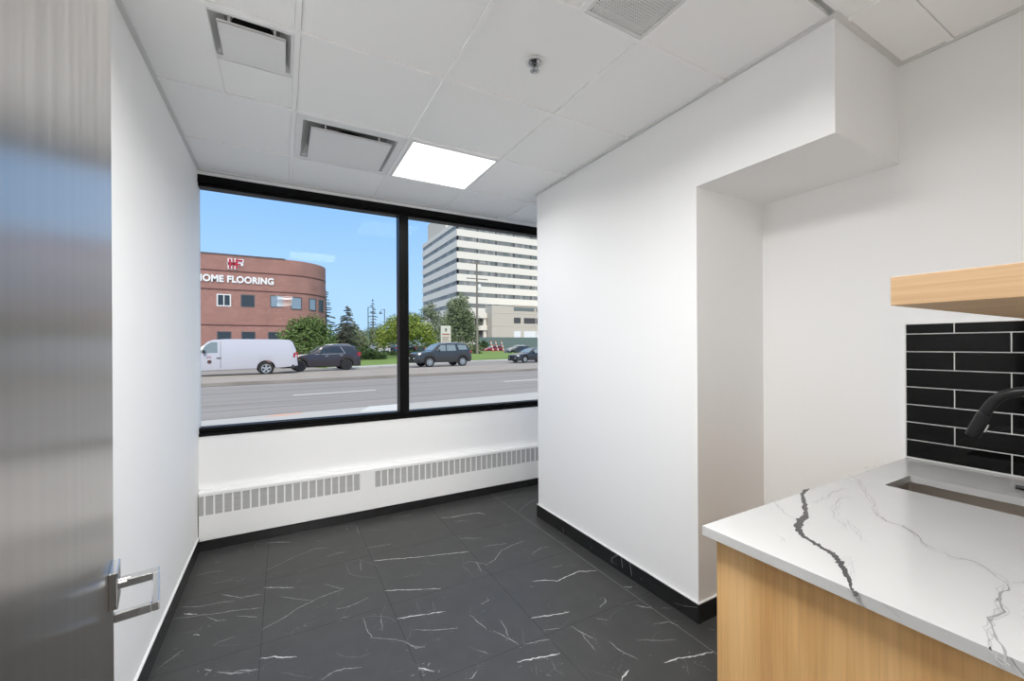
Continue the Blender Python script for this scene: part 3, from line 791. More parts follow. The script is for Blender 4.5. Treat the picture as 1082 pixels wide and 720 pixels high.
# sprinkler
og = (.961, 1.516, CZ)
s = thing('sprinkler_head', 'small chrome fire sprinkler in the middle of a ceiling tile', 'sprinkler', og)
MB().lathe([(.026, .004), (.039, .004), (.041, .0), (.034, -.004), (.028, -.002), (.026, .004)], 32, og).build('escutcheon', 'white_enamel', s, og, smooth=50)
q = MB().lathe([(.016, .004), (.027, .003), (.027, -.003), (.020, -.005), (.013, -.009), (.013, -.016), (.008, -.018), (.0001, -.018)], 20, og)
for sx in (-1, 1):
    q.tube([(og[0] + sx * .011, og[1], CZ - .008), (og[0] + sx * .014, og[1], CZ - .020), (og[0] + sx * .004, og[1], CZ - .036)], .0024, 8)
q.tube([(og[0], og[1], CZ - .016), (og[0], og[1], CZ - .034)], .0028, 8)
q.build('body', 'chrome', s, og, smooth=40)
q = MB().lathe([(.0001, -.036), (.007, -.036), (.007, -.038), (.0001, -.038)], 20, og)
for i in range(12):
    a = 2 * math.pi * i / 12
    c, d_ = math.cos(a), math.sin(a)
    q.add([(og[0] + r_ * c - w_ * d_, og[1] + r_ * d_ + w_ * c, CZ + z_) for r_, w_, z_ in
           ((.006, .0012, -.0365), (.021, .0030, -.0365), (.021, -.0030, -.0365), (.006, -.0012, -.0365),
            (.006, .0012, -.0378), (.021, .0030, -.0378), (.021, -.0030, -.0378), (.006, -.0012, -.0378))],
          [(0, 1, 2, 3), (7, 6, 5, 4), (0, 4, 5, 1), (1, 5, 6, 2), (2, 6, 7, 3), (3, 7, 4, 0)])
q.build('deflector', 'chrome', s, og)

# ------------------------------------------------------------------ heater under the window
FY = 3.505


def heater(label, x0, x1, g_from, g_to, anchor, left_end, right_end):
    og = ((x0 + x1) / 2, FY, .066)
    t = thing('baseboard_heater', label, 'heater', og, group=None)
    z0, z1, s0, s1 = .066, .408, .240, .372
    q = MB()
    y1 = WY - .002
    q.box(x0, x1, FY, FY + .003, z0, s0)                                   # front below the slots
    q.box(x0, g_from, FY, FY + .003, s0, s1).box(g_to, x1, FY, FY + .003, s0, s1)
    q.box(x0, x1, FY, FY + .003, s1, .392)
    q.add([(x0, FY, .392), (x1, FY, .392), (x1, FY + .012, z1), (x0, FY + .012, z1), (x1, y1, z1), (x0, y1, z1),
           (x0, FY + .003, .39), (x1, FY + .003, .39), (x1, FY + .014, z1 - .003), (x0, FY + .014, z1 - .003), (x1, y1, z1 - .003), (x0, y1, z1 - .003)],
          [(0, 1, 2, 3), (3, 2, 4, 5), (7, 6, 9, 8), (8, 9, 11, 10), (0, 6, 7, 1), (4, 10, 11, 5)])
    q.box(x0, x1, FY, y1, z0, z0 + .003)
    if left_end:
        q.box(x0, x0 + .003, FY, y1, z0, z1)
    if right_end:
        q.box(x1 - .003, x1, FY, y1, z0, z1)
    q.build('cover', 'heater_white', t, og)
    q = MB()
    q.box(g_from, g_to, FY + .006, FY + .009, s0 - .01, s1 + .008, 1)
    k, x = 0, anchor
    while x > g_from:
        x -= .0535
    while x < g_to:
        if x + .011 > g_from and x < g_to:
            q.box(max(x, g_from), min(x + .0105, g_to), FY + .0005, FY + .006, s0, s1, 0)
        x += .0535
    q.build('grille', ['heater_white', 'heater_slot'], t, og)
    return t, og


t1, og1 = heater('white baseboard heater section below the wide left window pane', LX + .002, .600, LX + .004, .545, .534, True, False)
t2, og2 = heater('white baseboard heater section running to the partition, below the right window pane', .600, RX - .002, .655, RX - .03, .644, False, True)
MB().box(.560, .640, FY - .0014, FY, .069, .391).build('joint_plate', 'heater_white', t2, og2)

# ------------------------------------------------------------------ kitchenette
KY0, KY1 = NY + .002, .745         # counter back (near wall) and front edge
CX0 = 1.012
CT0, CT1 = .873, .898
SX0, SX1, SK0, SK1 = 1.861, 2.080, .255, .640        # sink cut-out
cab = thing('base_cabinet', 'light oak base cabinet under the marbled counter', 'cabinet', (1.7, .40, 0))
oc = (1.7, .40, 0)
MB().box(1.045, 1.064, KY0, .725, 0, CT0).build('end_panel', 'oak_upright', cab, oc, bevel=.001)
q = MB()
q.box(1.064, RX - .002, KY0, .690, .10, .118).box(1.064, RX - .002, KY0, KY0 + .012, .118, CT0).box(RX - .020, RX - .002, KY0 + .012, .690, .118, CT0)
q.box(1.064, RX - .020, .668, .690, CT0 - .05, CT0).box(1.064, RX - .02, .640, .655, 0, .10)
q.box(1.72, 1.736, KY0 + .012, .640, .118, CT0)
q.build('carcass', 'oak_upright', cab, oc)
for x0, x1, hxp in ((1.067, 1.726, 1.68), (1.730, 2.389, 1.775)):
    d_ = MB().box(x0, x1, .691, .710, .103, CT0 - .003).build('door', 'oak_upright', cab, oc, bevel=.001)
    MB().tube([(hxp, .711, .70), (hxp, .735, .70), (hxp, .735, .82), (hxp, .711, .82)], .005, 10).build('handle', 'black_metal', d_, oc, smooth=50)

# worktop with a sink cut-out
xs = [CX0, SX0, SX1, RX - .001]
ys = [KY0, SK0, SK1, KY1]
q = MB()
for zz in (CT1, CT0):
    for i in range(3):
        for j in range(3):
            if (i, j) != (1, 1):
                q.add([(xs[i], ys[j], zz), (xs[i + 1], ys[j], zz), (xs[i + 1], ys[j + 1], zz), (xs[i], ys[j + 1], zz)],
                      [(0, 1, 2, 3) if zz == CT1 else (3, 2, 1, 0)], 0)


def wallquad(a, b):
    q.add([(*a, CT0), (*b, CT0), (*b, CT1), (*a, CT1)], [(0, 1, 2, 3)], 0)


for a, b in (((xs[0], ys[0]), (xs[3], ys[0])), ((xs[3], ys[0]), (xs[3], ys[3])), ((xs[3], ys[3]), (xs[0], ys[3])), ((xs[0], ys[3]), (xs[0], ys[0])),
             ((SX1, SK0), (SX0, SK0)), ((SX1, SK1), (SX1, SK0)), ((SX0, SK1), (SX1, SK1)), ((SX0, SK0), (SX0, SK1))):
    wallquad(a, b)
for w, tone, pts in COUNTER_VEINS:
    ribbon(q, pts, w * 0.0009, CT1 + .0003, 1 + tone, rnd=_rv, wob=.0042)
    for _i in range(2):
        ribbon(q, [(a + _rv.gauss(0, .006), b + _rv.gauss(0, .006)) for a, b in pts], w * .0006, CT1 + .0002, 1, rnd=_rv, wob=.005)
if DARK_VEIN:
    n = len(DARK_VEIN[0])
    q.add([(x, y, CT1 + .0005) for x, y in DARK_VEIN[0]] + [(x, y, CT1 + .0005) for x, y in DARK_VEIN[1]],
          [(i, i + 1, n + i + 1, n + i) for i in range(n - 1)], 3)
    e0, e1 = DARK_VEIN[0][-1], DARK_VEIN[1][-1]
for pts, mi in (([(.190, .898), (.185, .889), (.178, .881), (.172, .873)], 2), ([(.205, .884), (.196, .886), (.188, .885)], 1),
                ([(.352, .897), (.336, .890), (.325, .884)], 1), ([(.596, .893), (.580, .889)], 1)):      # veins running over the front edge
    for p, r_ in zip(pts[:-1], pts[1:]):
        q.add([(CX0 - .0003, p[0], p[1]), (CX0 - .0003, p[0] + .0028, p[1]), (CX0 - .0003, r_[0] + .0028, r_[1]), (CX0 - .0003, r_[0], r_[1])],
              [(0, 1, 2, 3)], mi)
ct = q.build('countertop', ['quartz', 'quartz_vein_faint', 'quartz_vein_mid', 'quartz_vein_dark'], origin=(CX0, KY0, CT0), fix=False)
tag(ct, 'white marbled quartz countertop with one thick black vein', 'countertop')

# undermount sink
og = ((SX0 + SX1) / 2, (SK0 + SK1) / 2, CT0 - .001)
sk = thing('sink', 'narrow stainless steel undermount sink in the white counter', 'sink', og)
a0, a1, b0, b1 = SX0 - .004, SX1 + .004, SK0 - .004, SK1 + .004
zt, zb = CT0 - .001, CT0 - .185
q = MB()


def rrect(x0, x1, y0, y1, r_, n=6):
    out = []
    for cx, cy, a in ((x1 - r_, y1 - r_, 0), (x0 + r_, y1 - r_, 90), (x0 + r_, y0 + r_, 180), (x1 - r_, y0 + r_, 270)):
        for k in range(n + 1):
            t_ = R(a + 90 * k / n)
            out.append((cx + r_ * math.cos(t_), cy + r_ * math.sin(t_)))
    return out


loops = [(0.014, .018, zt), (0, .018, zt), (0, .018, zt - .004), (-.002, .016, zb + .018), (-.010, .014, zb + .005), (-.02, .012, zb)]
vs = []
for gr, rr_, z in loops:
    vs += [(x, y, z) for x, y in rrect(a0 - gr, a1 + gr, b0 - gr, b1 + gr, rr_)]
n = len(vs) // len(loops)
fs = [(i * n + k, i * n + (k + 1) % n, (i + 1) * n + (k + 1) % n, (i + 1) * n + k) for i in range(len(loops) - 1) for k in range(n)]
fs.append(tuple((len(loops) - 1) * n + k for k in range(n)))
q.add(vs, fs)
bs = q.build('basin', 'steel', sk, og, smooth=35, fix=False)
so = bs.modifiers.new('thick', 'SOLIDIFY')
so.thickness = .0015
so.offset = 0
MB().lathe([(.0001, .0035), (.020, .0035), (.030, .0045), (.038, .001), (.038, 0)], 28, (og[0], og[1], zb)).build('drain', 'chrome', sk, og, smooth=40)

# faucet
fx, fy = 1.955, .200
og = (fx, fy, CT1)
fa = thing('faucet', 'matte black pull-down kitchen faucet arching over the sink', 'faucet', og)
MB().lathe([(.0001, 0), (.027, 0), (.027, .006), (.0235, .010), (.0235, .075), (.020, .082), (.0001, .082)], 32, og).build('base', 'black_metal', fa, og, smooth=40)


def bez(p0, p1, p2, p3, n=14):
    out = []
    for i in range(n + 1):
        t_ = i / n
        s_ = 1 - t_
        out.append(tuple(s_ ** 3 * a + 3 * s_ * s_ * t_ * b + 3 * s_ * t_ * t_ * c + t_ ** 3 * d for a, b, c, d in zip(p0, p1, p2, p3)))
    return out


path = [(fx, fy, .97), (fx, fy, 1.08)] + bez((fx, fy, 1.11), (fx, fy, 1.20), (fx, .262, 1.252), (fx, .330, 1.252))[0:] \
    + bez((fx, .330, 1.252), (fx, .385, 1.252), (fx, .407, 1.212), (fx, .4199, 1.178))[1:]
MB().tube(path, .0145, 20).build('spout', 'black_metal', fa, og, smooth=50)
dv = Vector((0, .027, -.076)).normalized()
p0 = Vector((fx, .4199, 1.178)) + dv * .0015
hd = MB().tube([p0, p0 + dv * .006, p0 + dv * .010, p0 + dv * .078, p0 + dv * .083], [.0150, .0165, .0170, .0185, .0165], 24).build('spray_head', 'black_metal', fa, og, smooth=40)
side = Vector((1, 0, 0))
nb = p0 + dv * .040 - Vector((0, dv.z, -dv.y)) * -.0  # button seat
up = Vector((0, -dv.z, dv.y)).normalized()
bt = MB()
cb = p0 + dv * .045 - up * .018
bt.add([cb + side * sx * .006 + dv * sd * .013 - up * su * .004 for su in (0, 1) for sd in (-1, 1) for sx in (-1, 1)],
       [(0, 2, 3, 1), (4, 5, 7, 6), (0, 1, 5, 4), (2, 6, 7, 3), (0, 4, 6, 2), (1, 3, 7, 5)])
bt.build('spray_button', 'alloy', hd, og, bevel=.001)
MB().tube([(fx + .018, fy, .945), (fx + .042, fy, .945)], .013, 18).tube(
    [(fx + .034, fy + .004, .946), (fx + .036, fy + .06, .947), (fx + .040, fy + .165, .950)], [.0075, .0072, .0066], 12).build('handle', 'black_metal', fa, og, smooth=50)

# tile splashback on the right wall
q = MB().box(RX - .0065, RX - .0005, NY + .002, .748, CT1 + .001, 1.485, 0)
q.box(RX - .0095, RX - .0005, .745, .749, CT1 + .001, 1.487, 2)
rows = [.9045 + .0765 * i for i in range(9)]
for i, z in enumerate(rows):
    z0, z1 = z + .002, min(z + .0745, 1.481)
    if z1 - z0 < .01:
        continue
    y = .7435
    first = .300 if i % 2 == 0 else .1495
    w_ = first
    while y > NY + .01:
        ya = max(y - w_, NY + .003)
        q.box(RX - .0095, RX - .0065, ya + .004 if ya > NY + .004 else ya, y, z0, z1, 1)
        y -= w_
        w_ = .3015
sb = q.build('tile_backsplash', ['grout_white', 'tile_black', 'white_enamel'], origin=(RX, .42, CT1), bevel=.0008)
tag(sb, 'glossy black subway tile backsplash with white grout beside the sink', 'backsplash')

# floating shelf on the near wall
og = (1.045, NY, 1.474)
sh = MB().box(1.045, RX - .002, NY + .001, .349, 1.474, 1.530).build('wall_shelf', 'oak_level', origin=og, bevel=.0012)
tag(sh, 'thick pale oak wall shelf above the black tiles', 'shelf')

# ================================================================== THE STREET
GZ = -0.35
TILT = 0.094            # the street runs slightly oblique to our wall


def yl(y0, x):
    return y0 + TILT * x


def strip(mb, x0, x1, ya, yb, z0, z1, mi=0, ms=None):
    mb.prism([(x0, yl(ya, x0)), (x1, yl(ya, x1)), (x1, yl(yb, x1)), (x0, yl(yb, x0))], z0, z1, mi, ms)


mb = MB().box(-160, 260, 3.72, 330, GZ - .4, GZ, 0)
x = -26.7
while x < 60:
    strip(mb, x, x + 2.9, 16.62, 16.76, GZ, GZ + .004, 1)
    x += 9.0
for y0, w_ in ((13.75, .07), (15.1, .05), (18.75, .09), (20.6, .06)):
    strip(mb, -40, 60, y0, y0 + w_, GZ, GZ + .002, 2)      # tarred seams
struct('road', mb, ['asphalt', 'road_white', 'gutter'])
mb = MB()
strip(mb, -40, 60, 4.4, 12.14, GZ, GZ + .02, 0)
mb.prism([(1.75, 11.45), (2.9, 11.2), (3.35, 12.42), (2.15, 12.32)], GZ + .02, GZ + .024, 1)
mb.prism([(-.44, 11.86), (-.05, 11.72), (.40, 11.92), (.44, 12.16), (.05, 12.06), (-.15, 12.10)], GZ + .02, GZ + .024, 2)
struct('sidewalk', mb, ['concrete', 'concrete_light', 'road_orange'])
mb = MB()
strip(mb, -40, 60, 12.14, 12.32, GZ, GZ + .005, 0)
strip(mb, -40, 60, 22.42, 22.62, GZ, GZ + .004, 0)
struct('gutter', mb, 'gutter')
mb = MB()
strip(mb, -60, 80, 22.6, 22.85, GZ, GZ + .14, 1)
strip(mb, -60, 80, 22.85, 29.6, GZ, GZ + .125, 0)
struct('median', mb, ['median_dirt', 'median_curb'])
MZ = GZ + .125

mb = MB()
lawn_edge = [(3.0, 35.2), (6.0, 36.4), (10.2, 38.6), (18, 42.4), (27.4, 44.9), (34.5, 46.2)]
mb.prism(lawn_edge + [(44, 60), (44, 72), (3, 72), (-1, 50)], GZ, lambda x, y: -.24 + max(0.0, min(1.0, (y - 38) / 22)) * .55, 0)
struct('lawn', mb, 'lawn_green')
mb = MB()
for a, b in zip(lawn_edge[:-1], lawn_edge[1:]):
    dx, dy = b[0] - a[0], b[1] - a[1]
    q_ = math.hypot(dx, dy)
    ox, oy = dy / q_ * 2.2, -dx / q_ * 2.2
    mb.prism([(a[0] + ox, a[1] + oy), (b[0] + ox, b[1] + oy), b, a], GZ, GZ + .10, 0)
struct('path', mb, 'concrete')

# ------------------------------------------------------------------ brick building across the street
og = (-4.0, 48.0, GZ)
bb = thing('brick_building', 'red brick building with a rounded corner across the street', 'building', og)
CXB, CYB, CRB = .25, 52.05, 4.05
BT = 10.25


def outline(off=0.0, n=28, x0=-22.0):
    pts = [(x0, 48.0 - off)]
    for i in range(n + 1):
        a = math.pi / 2 * i / n
        pts.append((CXB + (CRB + off) * math.sin(a), CYB - (CRB + off) * math.cos(a)))
    pts.append((CXB + CRB + off, 70.0))
    return pts


q = MB().prism(outline() + [(-22.0, 70.0)], GZ, BT)
q.build('walls', 'brick', bb, og, smooth=30)


def band(z0, z1, off, x0=-22.0, x_to=None):
    q_ = MB()
    o = outline(off, x0=x0)
    i_ = outline(-.05, x0=x0)
    if x_to is not None:
        o, i_ = [(x0, 48 - off), (x_to, 48 - off)], [(x0, 48.05), (x_to, 48.05)]
    n_ = len(o)
    q_.add([(x, y, z0) for x, y in o] + [(x, y, z1) for x, y in o] + [(x, y, z0) for x, y in i_] + [(x, y, z1) for x, y in i_],
           [f_ for k in range(n_ - 1) for f_ in ((k, k + 1, n_ + k + 1, n_ + k), (n_ + k, n_ + k + 1, 3 * n_ + k + 1, 3 * n_ + k),
                                                 (k + 1, k, 2 * n_ + k, 2 * n_ + k + 1))])
    return q_


for z in (8.70, 6.90, 3.48):
    band(z - .05, z + .05, .03).build('brick_course', 'brick_band', bb, og)
band(BT - .02, BT + .09, .06, x_to=.22).build('coping', 'coping', bb, og)


def flat_window(x0, x1, z0, z1, fm, pm, mull=False, ft=.07):
    q_ = MB()
    y0, y1 = 47.965, 48.05
    q_.box(x0 - ft, x1 + ft, y0, y1, z0 - ft, z0).box(x0 - ft, x1 + ft, y0, y1, z1, z1 + ft)
    q_.box(x0 - ft, x0, y0, y1, z0, z1).box(x1, x1 + ft, y0, y1, z0, z1)
    if mull:
        q_.box((x0 + x1) / 2 - .04, (x0 + x1) / 2 + .04, y0, y1, z0, z1)
    f_ = q_.build('window', fm, bb, og)
    o_ = MB().box(x0, x1, 47.985, 48.02, z0, z1).build('pane', pm, f_, og)
    return f_


flat_window(-5.42, -4.48, 5.38, 6.36, 'frame_white', 'window_dark', True, .10)
flat_window(-3.52, -2.50, 5.36, 6.42, 'frame_grey', 'window_dark')
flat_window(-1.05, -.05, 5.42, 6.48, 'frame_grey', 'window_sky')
flat_window(-7.9, -6.85, 5.38, 6.40, 'frame_grey', 'window_dark')
flat_window(-5.44, -4.44, 1.40, 2.80, 'frame_grey', 'window_dark')
flat_window(-3.48, -2.47, 1.40, 2.80, 'frame_grey', 'window_dark')
flat_window(-1.25, -.20, 1.40, 2.80, 'frame_grey', 'window_dark')
flat_window(-7.9, -6.85, 1.40, 2.80, 'frame_grey', 'window_dark')
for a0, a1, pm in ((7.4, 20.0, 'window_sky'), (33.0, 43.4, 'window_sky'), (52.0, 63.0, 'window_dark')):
    def cyl(a, r_, z):
        return (CXB + r_ * math.sin(R(a)), CYB - r_ * math.cos(R(a)), z)
    q, p_ = MB(), MB()
    n_ = 4
    for k in range(n_):
        b0, b1 = a0 + (a1 - a0) * k / n_, a0 + (a1 - a0) * (k + 1) / n_
        p_.add([cyl(b0, CRB + .02, 5.28), cyl(b1, CRB + .02, 5.28), cyl(b1, CRB + .02, 6.42), cyl(b0, CRB + .02, 6.42)], [(0, 1, 2, 3)])
        for z0, z1 in ((5.21, 5.28), (6.42, 6.49)):
            q.add([cyl(b, r_, z) for z in (z0, z1) for r_ in (CRB - .02, CRB + .05) for b in (b0, b1)],
                  [(0, 2, 3, 1), (4, 5, 7, 6), (2, 6, 7, 3), (0, 4, 6, 2), (1, 3, 7, 5)])
    for b0, b1 in ((a0 - 1.0, a0), (a1, a1 + 1.0)):
        q.add([cyl(b, r_, z) for z in (5.21, 6.49) for r_ in (CRB - .02, CRB + .05) for b in (b0, b1)],
              [(0, 2, 3, 1), (4, 5, 7, 6), (2, 6, 7, 3), (0, 4, 6, 2), (1, 3, 7, 5)])
    f_ = q.build('window', 'frame_grey', bb, og)
    p_.build('pane', pm, f_, og, fix=False)
# rusticated darker pier at the left
MB().box(-7.75, -6.80, 47.93, 48.0, 6.98, 8.62).build('pier', 'brick', bb, og)


def lettering(name, text, x0, x1, z0, height, depth, material, parent, origin, y, thick=0.0, bold=0.0, shear=0.0):
    cu = bpy.data.curves.new(name, 'FONT')
    cu.body = text
    cu.size = 1.0
    cu.extrude = depth / 2
    cu.offset = bold
    cu.shear = shear
    cu.space_character = 1.06
    tmp = bpy.data.objects.new(name, cu)
    COL.objects.link(tmp)
    dg = bpy.context.evaluated_depsgraph_get()
    me = bpy.data.meshes.new_from_object(tmp.evaluated_get(dg))
    bpy.data.objects.remove(tmp)
    bpy.data.curves.remove(cu)
    co = np.array([v.co for v in me.vertices])
    mn, mx = co.min(0), co.max(0)
    for v in me.vertices:
        u = (v.co.x - mn[0]) / (mx[0] - mn[0])
        w = (v.co.y - mn[1]) / (mx[1] - mn[1])
        v.co = (x0 + (x1 - x0) * u - origin[0], y - v.co.z - origin[1], z0 + height * w - origin[2])
    me.materials.clear()
    me.materials.append(MATS[material])
    bm = bmesh.new()
    bm.from_mesh(me)
    bmesh.ops.recalc_face_normals(bm, faces=bm.faces)
    bm.to_mesh(me)
    bm.free()
    o = bpy.data.objects.new(name, me)
    COL.objects.link(o)
    o.parent = parent
    return o


lettering('sign_lettering', 'HOME FLOORING', -7.14, -.80, 7.58, .68, .10, 'sign_white', bb, og, 47.94, bold=.042)
# monogram above the name: red letters with a white edge
q = MB()
zb_, zt_ = 8.96, 9.86
for x0, x1, z0, z1 in ((-4.56, -4.34, zb_, zt_), (-4.06, -3.88, zb_, zt_), (-4.60, -3.44, 9.33, 9.49), (-3.84, -3.40, zt_ - .20, zt_), (-4.34, -4.06, 9.30, 9.52)):
    q.box(x0 - .07, x1 + .07, 47.93, 48.0, z0 - .06, z1 + .06, 0)
for x0, x1, z0, z1 in ((-4.54, -4.36, zb_, zt_), (-4.20, -4.10, zb_, zt_), (-4.00, -3.82, zb_, zt_), (-4.36, -4.0, 9.34, 9.48), (-3.82, -3.58, 9.33, 9.47), (-3.82, -3.42, zt_ - .17, zt_)):
    q.box(x0, x1, 47.88, 47.93, z0, z1, 1)
q.build('sign_logo', ['sign_white', 'sign_red'], bb, og)

# ------------------------------------------------------------------ office tower
og = (60.0, 126.0, GZ)
tw = thing('office_tower', 'tall white office tower with long window bands beyond the trees', 'building', og)
TX0, TX1, TY0, TY1 = 49.5, 112.0, 125.8, 164.0
q = MB()
BH = .70
fl = [40.10 - 3.64 * k for k in range(8)]
prev = 42.3
for zc in fl:
    q.box(TX0, TX1, TY0, TY1, zc + BH, prev)
    prev = zc - BH
q.box(TX0, TX1, TY0, TY1, GZ, prev)
q.box(TX0 + .9, TX1 - .9, TY0 + .9, TY1 - .9, GZ, 42.0)
q.build('walls', 'tower_white', tw, og)
MB().box(51.2, 66, 141, 162, 42.0, 50.0).build('penthouse', 'tower_beige_light', tw, og)
rt = random.Random(4)
for zc in fl:
    q = MB()
    x = TX0 + .5
    while x < TX1 - .6:
        w_ = .97
        q.box(x, x + w_ - .09, TY0 + .14, TY0 + .30, zc - BH, zc + BH, rt.choice((0, 0, 1, 2)))
        x += w_
    y = TY0 + .5
    while y < TY1 - .6:
        q.box(TX0 + .14, TX0 + .30, y, y + .9, zc - BH, zc + BH, rt.choice((0, 0, 1, 2)))
        y += .98
    for k in range(10):
        xp = 49.55 + 6.95 * k
        q.box(xp, xp + .55, TY0 + .06, TY0 + .40, zc - BH, zc + BH, 3)
    q.box(TX0 + .06, TX0 + .55, TY0 + .06, TY0 + .9, zc - BH, zc + BH, 3)
    q.build('window_band', ['tower_glass_a', 'tower_glass_b', 'tower_glass_c', 'tower_post'], tw, og)
# beige podium in front of it
q = MB().box(53.2, 118, 108.0, 112.5, GZ, 13.1, 0).box(60, 118, 112.5, 125.7, GZ, 13.1, 0)
q.box(53.1, 118, 107.93, 108.0, 10.95, 11.1, 1).box(53.1, 118, 107.93, 108.0, 7.1, 7.2, 1)
q.box(60.2, 118, 107.8, 108.0, 13.1, 13.5, 0)
pod = q.build('podium', ['tower_beige', 'tower_beige_light'], tw, og)
for k in range(7):
    x0 = 60.55 + 7.9 * k
    for (xa, xb) in ((x0, x0 + 2.3), (x0 + 3.5, x0 + 7.6)):
        MB().box(xa, xb, 107.90, 108.05, 8.05, 9.70).build('window', 'tower_post', pod, og)
        MB().box(xa, xb, 107.90, 108.05, 3.70, 5.65).build('garage_door', 'frame_white', pod, og)
    MB().box(x0, x0 + 7.2, 107.90, 108.05, 11.8, 12.75).build('window', 'tower_glass_c', pod, og)
# open parking decks at its left
q = MB()
for z0, z1 in ((1.2, 3.6), (5.9, 7.3), (9.5, 11.1)):
    q.box(44.5, 53.1, 111.0, 119, z0, z1)
for xp in (44.7, 48.5, 52.2):
    q.box(xp, xp + .8, 111.4, 118, GZ, 10.5)
dk = q.build('parking_deck', 'tower_white', tw, og)
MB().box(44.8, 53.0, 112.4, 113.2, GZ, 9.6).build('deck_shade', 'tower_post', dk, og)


# ------------------------------------------------------------------ plants
def leaf_mesh(name, blobs, n, size, mats, parent, seed, origin, flat=.45, shell=.35):
    rg = np.random.default_rng(seed)
    w = np.array([b[3] * b[4] * b[5] for b in blobs])
    ids = rg.choice(len(blobs), n, p=w / w.sum())
    B = np.array(blobs)[ids]
    d = rg.normal(size=(n, 3))
    d /= np.linalg.norm(d, axis=1)[:, None]
    r_ = rg.uniform(0, 1, n) ** shell
    P = B[:, :3] + d * B[:, 3:6] * r_[:, None] * rg.uniform(.80, 1.18, n)[:, None]
    a = rg.normal(size=(n, 3))
    a[:, 2] *= flat
    a /= np.linalg.norm(a, axis=1)[:, None]
    b = np.cross(a, d + rg.normal(size=(n, 3)) * .5)
    b /= np.linalg.norm(b, axis=1)[:, None]
    s = size * rg.uniform(.6, 1.3, n)[:, None]
    V = np.stack([P - a * s, P + b * s * .45, P + a * s, P - b * s * .45], 1).reshape(-1, 3) - np.array(origin)
    me = bpy.data.meshes.new(name)
    me.from_pydata(V.tolist(), [], np.arange(4 * n).reshape(-1, 4).tolist())
    for m in mats:
        me.materials.append(MATS[m])
    up = (d[:, 2] * .5 + rg.normal(size=n) * .55)
    k = np.clip((rg.normal(size=n) * .75 + 1.0).round(), 0, 2).astype(int)
    me.polygons.foreach_set('material_index', k.tolist())
    me.update()
    o = bpy.data.objects.new(name, me)
    COL.objects.link(o)
    o.parent = parent
    return o


def tree(name, label, x, y, z, blobs, n, size, leaf, seed, trunk=(.14, 2.0), group=None, bark='bark', cat='tree'):
    """blobs relative to the trunk foot: (dx, dy, dz, rx, ry, rz)"""
    t = thing(name, label, cat, (x, y, z), 0, group)
    leaf_mesh('crown', blobs, n, size, [f'{leaf}_{k}' for k in range(3)], t, seed, (0, 0, 0))
    q_ = MB()
    rg = random.Random(seed)
    r0, hgt = trunk
    top = max(b[2] for b in blobs)
    q_.tube([(0, 0, -.3), (.03, 0, hgt * .5), (.0, .02, hgt), (0, 0, max(hgt, top * .8))], [r0 * 1.2, r0, r0 * .8, r0 * .3], 10)
    for b in blobs[:7]:
        q_.tube([(0, 0, hgt * .75), ((b[0]) * .5, b[1] * .5, (hgt + b[2]) / 2), (b[0], b[1], b[2])], [r0 * .5, r0 * .35, r0 * .12], 6)
    q_.build('trunk', bark, t, smooth=60)
    return t


def conifer(name, label, x, y, z, height, radius, levels, leaf, seed, start=.12, sparse=0.0, group=None, droop=.25):
    t = thing(name, label, 'tree', (x, y, z), 0, group)
    rg = random.Random(seed)
    v, f, mi = [], [], []
    br = MB()
    br.tube([(0, 0, -.3), (0, 0, height * .5), (0, 0, height)], [.02 * height, .012 * height, .02], 8)
    for i in range(levels):
        u = (i + rg.uniform(-.3, .3)) / levels
        h = height * (start + (1 - start) * u)
        rad = radius * (1 - u) ** .8 * rg.uniform(.75, 1.15) + .12
        nb = 6 if u < .7 else 4
        for k in range(nb):
            if rg.random() < sparse:
                continue
            a = rg.uniform(0, 6.283)
            L = rad * rg.uniform(.6, 1.1)
            dx, dy = math.cos(a), math.sin(a)
            tip = (dx * L, dy * L, h - L * droop)
            br.tube([(0, 0, h), (dx * L * .5, dy * L * .5, h - L * droop * .3), tip], [.035, .022, .008], 4)
            m_ = max(5, int(L * 11))
            for j in range(m_):
                s_ = (j + 1) / m_
                px_, py_, pz_ = dx * L * s_, dy * L * s_, h - L * droop * s_ * s_
                w_ = (.30 * (1 - s_ * .6)) * rg.uniform(.7, 1.3) * (.5 + rad * .35)
                for sd in (-1, 1):
                    ex, ey = -dy * sd * w_ + dx * w_ * .6, dx * sd * w_ + dy * w_ * .6
                    o_ = len(v)
                    tz = rg.uniform(-.16, .02)
                    v += [(px_, py_, pz_ + .05), (px_ + ex * .5 + dx * .07, py_ + ey * .5 + dy * .07, pz_ + tz * .5),
                          (px_ + ex, py_ + ey, pz_ + tz), (px_ + ex * .5 - dx * .09, py_ + ey * .5 - dy * .09, pz_ + tz * .6 - .06)]
                    f.append((o_, o_ + 1, o_ + 2, o_ + 3))
                    mi.append(rg.choice((0, 1, 1, 2)))
    me = bpy.data.meshes.new('needles')
    me.from_pydata(v, [], f)
    for k in range(3):
        me.materials.append(MATS[f'{leaf}_{k}'])
    me.polygons.foreach_set('material_index', mi)
    o = bpy.data.objects.new('needles', me)
    COL.objects.link(o)
    o.parent = t
    br.build('trunk', 'bark', t, smooth=60)
    return t


